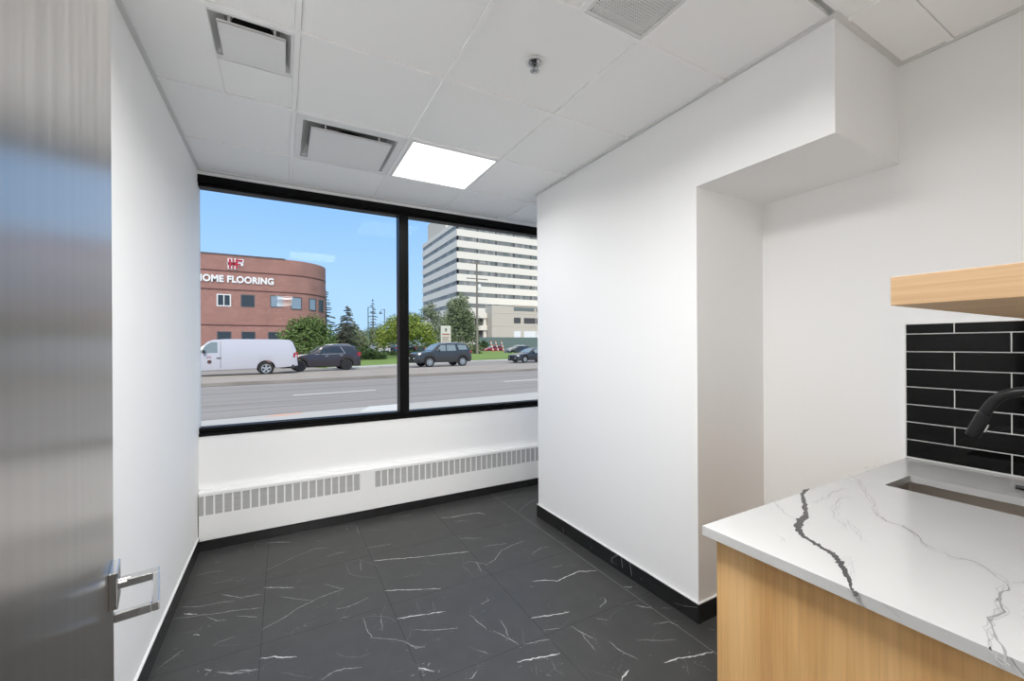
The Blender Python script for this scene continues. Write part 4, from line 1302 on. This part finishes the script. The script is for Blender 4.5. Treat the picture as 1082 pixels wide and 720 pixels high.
G1 = [(0, 0, 2.7, 1.5, 1.3, 1.6), (-1.4, .1, 2.3, 1.0, 1.0, 1.2), (1.35, 0, 2.45, 1.1, 1.0, 1.35), (.5, -.4, 3.7, 1.0, .9, .9), (-.7, 0, 3.4, .9, .9, .9), (.9, -.6, 1.5, 1.1, .9, .9), (-.8, -.6, 1.4, 1.2, .9, .9), (1.9, .2, 1.6, .75, .8, .8)]
tree('leafy_tree', 'bushy green tree in front of the rounded brick corner', 1.85, 41.0, GZ, G1, 9500, .125, 'leaf_green', 1)
conifer('conifer', 'sparse dark spruce partly behind the end of the brick building', 6.35, 76, GZ, 11.3, 2.5, 24, 'leaf_pine', 2, .12, .1, droop=.12)
conifer('conifer', 'broad grey green spruce behind the dark plum SUV', 7.0, 55, GZ, 6.9, 2.7, 30, 'leaf_pine', 3, .06, .0)
conifer('conifer', 'slim far spruce standing alone beside the street lamps', 15.6, 85, GZ, 11.4, 1.25, 17, 'leaf_pine', 4, .2, .2, droop=.2)
Y1 = [(0, 0, 3.5, 2.3, 2.0, 1.9), (-2.0, 0, 2.8, 1.5, 1.5, 1.6), (2.0, .2, 2.9, 1.8, 1.5, 1.7), (.7, 0, 4.7, 1.3, 1.2, 1.0), (-.9, .1, 4.4, 1.3, 1.2, .9), (3.0, 0, 2.2, 1.0, 1.0, 1.2), (-2.8, 0, 2.0, .9, 1.0, 1.1)]
tree('leafy_tree', 'lime green round tree behind the window mullion', 12.9, 50, -.1, Y1, 9500, .15, 'leaf_lime', 5, (.16, 1.7))
T1 = [(0, 0, 7.0, 2.4, 2.2, 2.6), (-1.9, 0, 5.2, 1.7, 1.6, 2.2), (2.0, .2, 5.6, 1.9, 1.7, 2.4), (.6, 0, 9.4, 1.3, 1.3, 1.4), (-.8, .2, 8.7, 1.2, 1.2, 1.3), (2.2, 0, 3.4, 1.6, 1.5, 1.9), (-1.5, -.2, 3.2, 1.7, 1.5, 1.8), (.4, -.4, 4.0, 1.8, 1.5, 2.0)]
tree('leafy_tree', 'tall grey green poplar in front of the white office tower', 26.2, 66, GZ, T1, 10500, .19, 'leaf_olive', 6, (.22, 3.0))
L1 = [(0, 0, 7.6, 1.5, 1.3, 1.3), (-1.6, 0, 6.4, 1.2, 1.1, 1.1), (1.5, .2, 6.6, 1.3, 1.2, 1.5), (.6, 0, 8.8, .9, .9, .7), (-1.2, 0, 4.6, 1.2, 1.1, 1.2), (1.0, -.2, 4.4, 1.7, 1.3, 1.7)]
tree('leafy_tree', 'thin crowned olive tree left of the poplar', 22.4, 71, GZ, L1, 3000, .18, 'leaf_olive', 7, (.17, 2.5))
for x, y, w_, h_, leaf, sd, lab in ((11.0, 75, 2.0, 4.8, 'leaf_olive', 21, 'low olive tree left of the slim far spruce'), (14.6, 81, 2.5, 5.4, 'leaf_olive', 22, 'hazy olive tree right below the slim far spruce'),
                                    (8.3, 62.8, 2.2, 5.0, 'leaf_olive', 23, 'olive tree filling in behind the broad spruce'), (17.6, 90, 3.6, 6.4, 'leaf_green', 24, 'far green tree behind the lime tree'),
                                    (31.0, 88, 3.0, 5.5, 'leaf_olive', 25, 'far olive tree behind the utility pole')):
    bl = [(0, 0, h_ * .55, w_, w_ * .9, h_ * .36), (-w_ * .6, 0, h_ * .4, w_ * .7, w_ * .7, h_ * .3), (w_ * .6, 0, h_ * .42, w_ * .7, w_ * .7, h_ * .3), (.1, 0, h_ * .82, w_ * .55, w_ * .5, h_ * .2)]
    tree('leafy_tree', lab, x, y, GZ, bl, 3600, .18, leaf, sd, (.14, h_ * .35), bark='bark')


def bush(label, x, y, z, blobs, n, size, leaf, seed):
    t = thing('shrub', label, 'shrub', (x, y, z))
    leaf_mesh('foliage', blobs, n, size, [f'{leaf}_{k}' for k in range(3)], t, seed, (0, 0, 0), shell=.5)
    q_ = MB()
    rg = random.Random(seed)
    for b in blobs:
        MB().tube([(b[0] * .4, b[1] * .4, -.1), (b[0] * .8, b[1] * .8, b[2] * .6), (b[0], b[1], b[2])], [.05, .035, .015], 6).build('stem', 'bark', t)


bush('dark spreading juniper behind the plum SUV at the lawn', 7.7, 46.5, -.15, [(0, 0, .7, 1.4, 1.1, .75), (-1.3, .2, .8, 1.0, .9, .75), (1.3, 0, .5, 1.1, 1.0, .55)], 2600, .16, 'leaf_dark', 31)
bush('dark hedge shrub behind the front of the plum SUV', 4.3, 44.0, -.25, [(0, 0, 1.0, 1.3, 1.0, 1.0), (-1.2, .2, .9, 1.0, .9, .9), (1.4, 0, .9, 1.1, 1.0, .9)], 2400, .16, 'leaf_dark', 32)
bush('dark shrubs beneath the lime green tree', 15.0, 57, -.2, [(0, 0, .4, 2.3, 1.1, .55), (-2.4, .2, .4, 1.6, .9, .5), (2.6, 0, .4, 2.0, 1.0, .5)], 2400, .2, 'leaf_dark', 33)
bush('low grey green shrubs beneath the poplar', 24.8, 60, 0, [(0, 0, .8, 2.0, 1.0, 1.1), (-2.2, .2, .8, 1.6, .9, 1.1), (1.8, 0, .7, 1.4, 1.0, .9)], 2400, .2, 'leaf_olive', 34)
bush('dark shrub in front of the beige podium', 40.0, 86, GZ, [(0, 0, 1.6, 1.7, 1.2, 1.3), (-1.3, .2, 1.2, 1.1, .9, .9)], 1100, .25, 'leaf_dark', 35)

# ------------------------------------------------------------------ poles, sign, fence, barriers
og = (26.05, 58.0, GZ)
t = thing('utility_pole', 'tall wooden utility pole with two crossarms in front of the tower', 'pole', og)
MB().tube([(0, 0, -.2), (0, 0, 7), (0, 0, 14.7)], [.19, .16, .12], 12).build('shaft', 'pole_wood', t, smooth=60)
for z, w_ in ((14.35, 1.25), (11.95, 1.75)):
    ar = MB().box(-w_, w_, -.20, -.09, z - .07, z + .07).build('crossarm', 'pole_wood', t)
    for sx in (-.95, -.5, .5, .95):
        MB().lathe([(.05, .07), (.06, .13), (.035, .17), (.055, .21), (.0001, .26)], 10, (sx * w_, -.145, z)).build('insulator', 'frame_white', ar, smooth=50)
MB().lathe([(.0001, 0), (.22, 0), (.24, .1), (.24, .75), (.16, .85), (.0001, .85)], 16, (.36, -.1, 10.3)).build('transformer', 'grille_grey', t, smooth=40)

t = thing('street_lamp', 'green street lamp with a single arm beside the slim spruce', 'lamp', (12.1, 70, GZ))
MB().tube([(0, 0, -.2), (0, 0, 4), (0, 0, 8.1)], [.12, .09, .07], 10).build('post', 'pole_green', t, smooth=60)
MB().tube([(0, 0, 8.0), (.3, 0, 8.1), (.75, 0, 8.05)], [.05, .045, .04], 8).build('arm', 'pole_green', t, smooth=60)
MB().box(.55, 1.05, -.13, .13, 7.93, 8.06).build('lamp_head', 'pole_green', t, bevel=.03)
t = thing('street_lamp', 'dark street lamp with a hanging bell shade above the lime tree', 'lamp', (15.75, 75, GZ))
MB().tube([(0, 0, -.2), (0, 0, 4), (0, 0, 8.3)], [.12, .09, .06], 10).build('post', 'frame_grey', t, smooth=60)
MB().tube([(0, 0, 8.1), (-.35, 0, 8.25), (-.68, 0, 8.0)], [.04, .04, .03], 8).build('arm', 'frame_grey', t, smooth=60)
MB().lathe([(.0001, .45), (.08, .44), (.12, .25), (.36, .02), (.34, 0), (.0001, .02)], 16, (-.68, 0, 7.45)).build('lamp_shade', 'frame_grey', t, smooth=50)

t = thing('roadside_sign', 'cream upright notice board sign above the slate SUV', 'sign', (18.08, 50, GZ))
q = MB().box(-.66, .66, -.10, .10, 1.6, 4.28, 0)
q.build('board', 'sign_cream', t)
q = MB()
q.box(-.12, -.02, -.125, -.10, 3.55, 3.95, 0).box(.02, .12, -.125, -.10, 3.55, 3.95, 0).box(-.02, .02, -.125, -.10, 3.70, 3.80, 0)
q.box(-.52, .52, -.125, -.10, 3.12, 3.28, 1)
for k, (a_, b_) in enumerate(((-.5, .45), (-.5, .3), (-.5, .5), (-.5, .1))):
    q.box(a_, b_, -.125, -.10, 2.78 - k * .22, 2.86 - k * .22, 2 if k % 2 else 1)
q.build('printing', ['sign_ink', 'sign_line', 'sign_ink'], t)
for sx in (-.5, .5):
    MB().box(sx - .06, sx + .06, -.06, .06, -.1, 1.6).build('post', 'frame_grey', t)

q = MB()
t = thing('site_fence', 'dark green screened construction fence before the beige podium', 'fence', (50, 91, GZ))
MB().box(-9.5, 12, -.04, .04, .2, 3.75).build('screen', 'fence_green', t)
for k in range(8):
    MB().tube([(-9.5 + k * 3.07, .08, -.1), (-9.5 + k * 3.07, .08, 3.9)], .05, 8).build('post', 'frame_grey', t)

for k, (x, lean) in enumerate(((32.7, .65), (33.7, .8), (34.8, .62))):
    t = thing('traffic_barrier', ('slanting orange and white barrier pole, left of the three', 'slanting orange and white barrier pole, middle of the three',
                                  'slanting orange and white barrier pole, right of the three')[k], 'barrier', (x, 66, -.05), 0, 'barrier poles on the far lawn')
    q = MB()
    for j in range(8):
        a_, b_ = j / 8, (j + 1) / 8
        x0, x1, z0, z1 = -lean * .5 + lean * (1 - a_) - lean * .2, -lean * .5 + lean * (1 - b_) - lean * .2, 2.3 * a_, 2.3 * b_
        q.add([(x0 - .09, -.05, z0), (x0 + .09, -.05, z0), (x1 + .09, -.05, z1), (x1 - .09, -.05, z1),
               (x0 - .09, .05, z0), (x0 + .09, .05, z0), (x1 + .09, .05, z1), (x1 - .09, .05, z1)],
              [(0, 1, 2, 3), (7, 6, 5, 4), (0, 4, 5, 1), (1, 5, 6, 2), (2, 6, 7, 3), (3, 7, 4, 0)], j % 2)
    q.build('board', ['frame_white', 'barrier_orange'], t)
    MB().box(-.35, .45, -.3, .3, -.12, .06).build('foot', 'rubber', t)


# ------------------------------------------------------------------ vehicles
def lerp_curve(pts, x):
    if x <= pts[0][0]:
        return pts[0][1]
    for (xa, za), (xb, zb) in zip(pts[:-1], pts[1:]):
        if x <= xb:
            return za + (zb - za) * (x - xa) / (xb - xa)
    return pts[-1][1]


def vehicle(name, label, cat, x, y, z, rz, L, W_, top, belt, low, wheels, wr, paint, windows, tuck=.16, rim='alloy', ww=.24,
            wind=None, rear=None, glass='car_glass', light_z=None, group=None, roof_rails=False, extras=None, spokes=5, belt_y=None):
    """local x: nose at 0, tail at L; near (driver) side at -y; top/belt are (x, z) curves; windows are side polygons in (x, z)"""
    t = thing(name, label, cat, (x, y, z), rz, group)
    hw = W_ / 2

    def plan(xx):
        a_ = max(0.0, 1 - xx / .55)
        b_ = max(0.0, 1 - (L - xx) / .45)
        return hw * (1 - .20 * a_ ** 2 - .10 * b_ ** 2)

    def ztop(xx):
        return lerp_curve(top, xx)

    def zbelt(xx):
        return min(lerp_curve(belt, xx), ztop(xx) - .04)

    def zlow(xx):
        zl = lerp_curve(low, xx)
        for wx in wheels:
            d_ = abs(xx - wx)
            ra = wr * 1.17
            if d_ < ra:
                zl = max(zl, wr + math.sqrt(ra * ra - d_ * d_) * .98)
        return zl

    def side_y(xx, zz):
        zb, zt, w_ = zbelt(xx), ztop(xx), plan(xx)
        if zz <= zb:
            return w_
        u_ = min(1.0, (zz - zb) / max(.05, zt - zb))
        full = min(1.0, (zt - zb) / .45)
        return w_ - tuck * u_ ** 1.2 * full

    xs_ = set([0, .04, .1, .2, L - .04, L - .1, L - .2, L])
    k = 0.0
    while k < L:
        xs_.add(round(k, 3))
        k += .12
    for p_ in top:
        xs_.add(p_[0])
    for wx in wheels:
        for u_ in np.linspace(-1.17, 1.17, 19):
            xs_.add(round(wx + u_ * wr, 3))
        xs_.add(wx - wr * 1.175)
        xs_.add(wx + wr * 1.175)
    xs_ = sorted(v_ for v_ in xs_ if 0 <= v_ <= L)
    v, f, mi = [], [], []
    nr = 0
    for xx in xs_:
        zl, zb, zt, w_ = zlow(xx), zbelt(xx), ztop(xx), plan(xx)
        zl = min(zl, zb - .03)
        zs = min(zl + .10, zb - .02)
        zm = (zs + zb) / 2
        yt = side_y(xx, zt)
        half = [(w_ * .90, zl), (w_ * .985, zl + .02), (w_ * 1.0, zs), (w_ * 1.012, zm), (w_, zb),
                (side_y(xx, zb + (zt - zb) * .5), zb + (zt - zb) * .5), (yt, zt - .03 * min(1, (zt - zb) / .3)), (yt * .86, zt + .012), (yt * .5, zt + .03)]
        ring = [(xx, -a_, b_) for a_, b_ in half] + [(xx, a_, b_) for a_, b_ in reversed(half)]
        nr = len(ring)
        v += ring
    for i in range(len(xs_) - 1):
        for k in range(nr):
            k2 = (k + 1) % nr
            f.append((i * nr + k, i * nr + k2, (i + 1) * nr + k2, (i + 1) * nr + k))
            mi.append(1 if k in (nr - 1, 0, nr - 2) else 0)
    f += [tuple(range(nr)), tuple((len(xs_) - 1) * nr + k for k in range(nr - 1, -1, -1))]
    mi += [0, 0]
    q = MB()
    q.v, q.f, q.m = v, f, mi
    q.build('body', [paint, 'car_trim'], t, smooth=38)

    # side glass, both sides
    for poly in windows:
        for sd in (-1, 1):
            q = MB()
            o_ = len(q.v)
            q.v += [(a_, sd * (side_y(a_, b_) + .012), b_) for a_, b_ in poly]
            q.v += [(a_, sd * (side_y(a_, b_) - .02), b_) for a_, b_ in poly]
            n_ = len(poly)
            q.f += [[o_ + i for i in range(n_)]] + [[o_ + i, o_ + (i + 1) % n_, o_ + n_ + (i + 1) % n_, o_ + n_ + i] for i in range(n_)]
            q.m += [0] * (n_ + 1)
            q.build('side_window', glass, t)

    def top_glass(nm, xa, xb, mat_):
        q_ = MB()
        n_ = 6
        for i in range(n_ + 1):
            xx = xa + (xb - xa) * i / n_
            yy = side_y(xx, ztop(xx)) * .90
            for u_ in (-1, -.5, 0, .5, 1):
                q_.v.append((xx, yy * u_, ztop(xx) + .044 - .018 * abs(u_)))
        for i in range(n_):
            for k_ in range(4):
                q_.f.append([i * 5 + k_, i * 5 + k_ + 1, i * 5 + k_ + 6, i * 5 + k_ + 5])
                q_.m.append(0)
        q_.build(nm, mat_, t, smooth=60)
    if wind:
        top_glass('windshield', wind[0], wind[1], 'car_glass_pale')
    if rear:
        top_glass('rear_window', rear[0], rear[1], glass)

    # wheels
    for wx in wheels:
        for sd in (-1, 1):
            yo = sd * (plan(wx) + .005)
            yi = yo - sd * ww
            prof = [(wr * .62, yo - sd * .02), (wr * .90, yo), (wr, yo - sd * .03), (wr, yi + sd * .03), (wr * .9, yi), (wr * .5, yi)]
            w0 = MB().lathe([(r_, h_) for r_, h_ in prof], 32, (wx, 0, wr), 'y').build('wheel', 'rubber', t, smooth=50)
            q = MB().lathe([(wr * .63, yo - sd * .015), (wr * .58, yo - sd * .012), (wr * .56, yo - sd * .06), (.0001, yo - sd * .07)], 32, (wx, 0, wr), 'y', 1)
            q.lathe([(wr * .64, yo - sd * .018), (wr * .64, yo - sd * .006), (wr * .55, yo - sd * .010), (wr * .55, yo - sd * .03)], 32, (wx, 0, wr), 'y', 0)
            for s_ in range(spokes):
                a_ = 2 * math.pi * s_ / spokes + .3
                c_, d_ = math.cos(a_), math.sin(a_)
                pts = []
                for yy in (yo - sd * .008, yo - sd * .035):
                    for r_, h_ in ((.06, -.055), (wr * .58, -.075), (wr * .58, .075), (.06, .055)):
                        pts.append((wx + c_ * r_ - d_ * h_ * .7, yy, wr + d_ * r_ + c_ * h_ * .7))
                q.add(pts, [(0, 1, 2, 3), (7, 6, 5, 4), (0, 4, 5, 1), (1, 5, 6, 2), (2, 6, 7, 3), (3, 7, 4, 0)], 0)
            q.lathe([(.075, yo - sd * .03), (.07, yo), (.0001, yo + sd * .004)], 16, (wx, 0, wr), 'y', 0)
            q.build('rim', [rim, 'alloy_dark'], w0, smooth=40)

    # bumpers, lamps, mirrors, handles
    zl0 = lerp_curve(low, .1)
    for xe, sgn in ((0, 1), (L, -1)):
        q = MB()
        xx = xe + sgn * .02
        pts = []
        for u_ in (-1, -.6, .6, 1):
            pts.append((xe - sgn * .07 + sgn * (.30 if abs(u_) == 1 else .0), plan(xe + sgn * .30) * 1.015 * u_))
        for (xa, ya), (xb, yb) in zip(pts[:-1], pts[1:]):
            q.add([(xa, ya, zl0 + .02), (xb, yb, zl0 + .02), (xb, yb, zl0 + .24), (xa, ya, zl0 + .24),
                   (xa + sgn * .2, ya * .96, zl0 + .02), (xb + sgn * .2, yb * .96, zl0 + .02), (xb + sgn * .2, yb * .96, zl0 + .24), (xa + sgn * .2, ya * .96, zl0 + .24)],
                  [(0, 1, 2, 3), (7, 6, 5, 4), (0, 4, 5, 1), (1, 5, 6, 2), (2, 6, 7, 3), (3, 7, 4, 0)])
        q.build('bumper', 'car_trim', t)
    lz = light_z or (lerp_curve(belt, .3) - .28, lerp_curve(belt, L - .2) - .25)
    for sd in (-1, 1):
        xx = .16
        q = MB()
        for (xa, xb, z0, z1, nm) in ((-.015, .30, lz[0], lz[0] + .14, 'headlight'),):
            ya, yb = plan(0) * sd * .80, (plan(.30) + .012) * sd
            q.add([(xa, ya * .75, z0), (xa, ya, z0), (xb, yb, z0 + .03), (xa, ya * .75, z1), (xa, ya, z1), (xb, yb, z1 + .01), (xb, ya * .75, z0), (xb, ya * .75, z1)],
                  [(0, 1, 4, 3), (1, 2, 5, 4), (2, 6, 7, 5), (0, 3, 7, 6), (3, 4, 5, 7), (0, 6, 2, 1)])
        q.build('headlight', 'lamp_clear', t)
        za, zb_ = lz[1], lz[1] + (extras or {}).get('tail_h', .28)
        q = MB()
        xa, xb = L - .26, L + .012
        q.add([(xa, (side_y(xa, za) + .034) * sd, za + .06), (xb, side_y(L, za) * sd * 1.0, za), (xb, side_y(L, za) * sd * .72, za),
               (xa + .04, (side_y(xa, zb_) + .034) * sd, zb_ - .05), (xb, side_y(L, zb_) * sd * 1.0, zb_), (xb, side_y(L, zb_) * sd * .72, zb_), ],
              [(0, 1, 4, 3), (1, 2, 5, 4), (0, 3, 5, 2), (3, 4, 5), (0, 2, 1)])
        q.build('tail_light', 'tail_red', t)
        if wind:
            mx = wind[0] + .42
            zb0 = zbelt(mx + .2)
            yy = (plan(mx) + .02) * sd
            q = MB().box(mx, mx + .12, min(yy, yy + sd * .20), max(yy, yy + sd * .20), zb0 + .02, zb0 + .20)
            q.build('mirror', (extras or {}).get('mirror', paint), t, bevel=.03)
    hs = (extras or {}).get('handles', ())
    for hx_, hz_ in hs:
        for sd in (-1, 1):
            q = MB()
            yy = plan(hx_) * 1.012 * sd
            q.box(hx_ - .10, hx_ + .10, min(yy, yy + sd * .03), max(yy, yy + sd * .03), hz_ - .018, hz_ + .018)
            q.build('door_handle', (extras or {}).get('handle_mat', 'car_trim'), t)
    for sx_, z0, z1 in (extras or {}).get('seams', ()):
        for sd in (-1, 1):
            q = MB()
            pts = []
            for zz in np.linspace(z0, z1, 7):
                yy = side_y(sx_, zz) + (.012 * plan(sx_) * .9 if zz < zbelt(sx_) else .004)
                pts += [(sx_ - .008, (yy + .004) * sd, zz), (sx_ + .008, (yy + .004) * sd, zz)]
            q.add(pts, [(2 * i, 2 * i + 1, 2 * i + 3, 2 * i + 2) for i in range(6)])
            q.build('door_seam', 'car_trim', t)
    if roof_rails:
        for sd in (-1, 1):
            q = MB()
            xa, xb = roof_rails
            q.tube([(xx, side_y(xx, ztop(xx)) * sd * .88, ztop(xx) + (.075 if 0 < i < 6 else .01)) for i, xx in enumerate(np.linspace(xa, xb, 7))], .022, 6)
            q.build('roof_rail', 'alloy', t)
    return t, side_y, plan


ANG = math.atan(TILT)
# white cargo van, cut by the left wall
vx, vy = -5.05, 28.25 - .49
van, sy, pl = vehicle(
    'cargo_van', 'white windowless cargo van parked before the brick building', 'van', vx, vy + .95, MZ - .06, ANG, 5.76, 1.98,
    [(0, .92), (.06, 1.05), (.45, 1.22), (.62, 1.27), (1.30, 1.93), (1.55, 2.05), (2.2, 2.10), (4.9, 2.09), (5.35, 2.06), (5.52, 1.95), (5.64, 1.60), (5.72, 1.15), (5.76, .70)],
    [(0, .85), (.6, 1.18), (1.0, 1.30), (5.76, 1.36)], [(0, .34), (1.2, .36), (5.0, .42), (5.76, .50)], [.52, 4.10], .40, 'van_white',
    [[(.98, 1.36), (1.78, 1.36), (1.78, 1.94), (1.52, 1.95), (1.28, 1.80)]], tuck=.12, rim='alloy', wind=(.70, 1.28), glass='car_glass_pale',
    light_z=(.80, .98), extras=dict(tail_h=.36, handles=((1.84, 1.06),), seams=((1.92, .50, 1.98), (.90, .60, 1.30)), mirror='car_trim'))
q = MB()        # small round emblem on the front door
yy = -(pl(1.40) * 1.012 + .006)
q.lathe([(.0001, .0), (.10, .0), (.10, -.01), (.0001, -.01)], 20, (1.42, yy, .86), 'y', 0)
q.tube([(1.30, yy - .004, 1.06), (1.36, yy - .004, 1.13), (1.44, yy - .004, 1.14), (1.50, yy - .004, 1.08)], .014, 6, 1)
q.build('emblem', ['brick_band', 'tail_red'], van)

suv, sy, pl = vehicle(
    'suv', 'dark plum SUV parked nose to the back of the white van', 'car', -.20, 30.55 + .95, MZ - .06, ANG, 4.98, 1.96,
    [(0, .80), (.05, .95), (.30, 1.07), (1.45, 1.17), (1.72, 1.20), (2.45, 1.66), (2.75, 1.73), (3.3, 1.75), (4.2, 1.73), (4.62, 1.66), (4.78, 1.42), (4.92, 1.10), (4.98, .75)],
    [(0, .72), (1.5, 1.12), (4.98, 1.20)], [(0, .26), (4.3, .27), (4.98, .36)], [1.08, 4.02], .385, 'paint_plum',
    [[(2.02, 1.17), (2.78, 1.17), (2.78, 1.62), (2.55, 1.60)], [(2.86, 1.17), (3.78, 1.19), (3.55, 1.63), (2.86, 1.63)], [(3.98, 1.21), (4.62, 1.26), (4.52, 1.56), (3.76, 1.62)]],
    rim='alloy_dark', wind=(1.80, 2.42), rear=(4.66, 4.84), spokes=7, roof_rails=(2.9, 4.4),
    extras=dict(tail_h=.34, handles=((2.72, 1.02), (3.66, 1.04)), handle_mat='alloy', seams=((2.82, .40, 1.2),)))
for sd in (-1, 1):      # chrome strip up the rear pillar and along the window sill
    q = MB()
    q.tube([(3.90, sd * (sy(3.90, 1.19) + .015), 1.19), (3.78, sd * (sy(3.78, 1.4) + .015), 1.40), (3.62, sd * (sy(3.62, 1.62) + .015), 1.63)], .022, 6)
    q.build('chrome_trim', 'alloy', suv)
    q = MB().tube([(1.95, sd * (sy(1.95, 1.14) + .012), 1.14), (2.9, sd * (sy(2.9, 1.15) + .015), 1.15), (3.88, sd * (sy(3.88, 1.17) + .015), 1.17)], .013, 6)
    q.build('chrome_trim', 'alloy', suv)

vehicle('suv', 'slate grey SUV with bright wheels parked right of the window mullion', 'car', 9.00, 31.98 + .95, GZ + .02, ANG, 5.0, 1.96,
        [(0, .90), (.04, 1.06), (.25, 1.16), (1.25, 1.28), (1.42, 1.31), (2.02, 1.80), (2.3, 1.89), (3.0, 1.92), (4.3, 1.90), (4.62, 1.82), (4.80, 1.50), (4.94, 1.15), (5.0, .80)],
        [(0, .85), (1.4, 1.24), (5.0, 1.32)], [(0, .36), (4.3, .36), (5.0, .46)], [1.17, 4.12], .405, 'paint_slate',
        [[(1.80, 1.30), (2.58, 1.30), (2.58, 1.78), (2.16, 1.76)], [(2.68, 1.30), (3.52, 1.31), (3.44, 1.79), (2.68, 1.79)], [(3.78, 1.38), (4.58, 1.40), (4.44, 1.76), (3.66, 1.79)]],
        wind=(1.46, 2.0), rear=(4.66, 4.84), glass='car_glass_pale', spokes=6, roof_rails=(2.5, 4.3),
        extras=dict(tail_h=.26, handles=((2.5, 1.12), (3.42, 1.14)), seams=((2.63, .5, 1.3), (3.60, .6, 1.3))))

SED_TOP = [(0, .62), (.05, .72), (.35, .80), (1.25, .93), (1.42, .96), (2.15, 1.36), (2.45, 1.43), (3.0, 1.45), (3.5, 1.40), (4.15, 1.10), (4.5, 1.06), (4.66, .98), (4.72, .60)]
SED_BELT = [(0, .58), (1.4, .90), (4.72, 1.0)]
SED_LOW = [(0, .20), (4.72, .24)]
SED_WIN = [[(1.85, .95), (2.62, .95), (2.62, 1.36), (2.25, 1.32)], [(2.70, .95), (3.55, .97), (3.45, 1.32), (2.70, 1.37)]]
HAT_TOP = [(0, .75), (.05, .88), (.3, .98), (1.15, 1.10), (1.3, 1.13), (1.95, 1.55), (2.3, 1.63), (3.5, 1.62), (4.0, 1.54), (4.3, 1.15), (4.42, .95), (4.45, .6)]
HAT_BELT = [(0, .70), (1.3, 1.05), (4.45, 1.12)]
HAT_LOW = [(0, .24), (4.45, .30)]
HAT_WIN = [[(1.70, 1.10), (2.42, 1.10), (2.42, 1.52), (2.08, 1.50)], [(2.50, 1.10), (3.25, 1.12), (3.20, 1.53), (2.50, 1.53)], [(3.34, 1.13), (3.95, 1.16), (3.80, 1.47), (3.30, 1.52)]]


def sedan(label, x, y, z, rz, paint, **kw):
    return vehicle('sedan', label, 'car', x, y, z, rz, 4.72, 1.82, SED_TOP, SED_BELT, SED_LOW, [.95, 3.72], .335, paint, SED_WIN, wind=(1.46, 2.12), rear=(3.55, 4.1),
                   glass='car_glass_pale', extras=dict(tail_h=.16), **kw)


def hatch(label, x, y, z, rz, paint, **kw):
    return vehicle('hatchback', label, 'car', x, y, z, rz, 4.45, 1.84, HAT_TOP, HAT_BELT, HAT_LOW, [.92, 3.55], .35, paint, HAT_WIN, wind=(1.34, 1.92), rear=(4.03, 4.28),
                   extras=dict(tail_h=.24), **kw)


sedan('dark sedan entering at the right edge of the window', 19.9, 35.0 + .9, GZ + .02, ANG, 'paint_black')
hatch('dark grey hatchback behind the dark sedan', 32.7, 61.2, GZ + .02, R(-6), 'paint_slate')
hatch('red hatchback behind the three barrier poles', 34.9, 75, -.25, R(4), 'paint_red')
hatch('white car parked far behind the lime green tree', 12.2, 66, .25, R(-80), 'van_white', group='far parked cars')
sedan('blue sedan parked far behind the lime green tree', 14.4, 66, .3, R(-80), 'paint_blue', group='far parked cars')
hatch('silver car parked far left of the slate SUV roof', 20.0, 66, .15, R(-75), 'paint_silver', group='far parked cars')
sedan('dark blue sedan parked beyond the slate SUV hood', 17.2, 66, .25, R(-78), 'paint_black', group='far parked cars')
hatch('light silver car at the far right beyond the dark sedan', 42.3, 78, -.2, R(2), 'paint_silver', group='far parked cars')
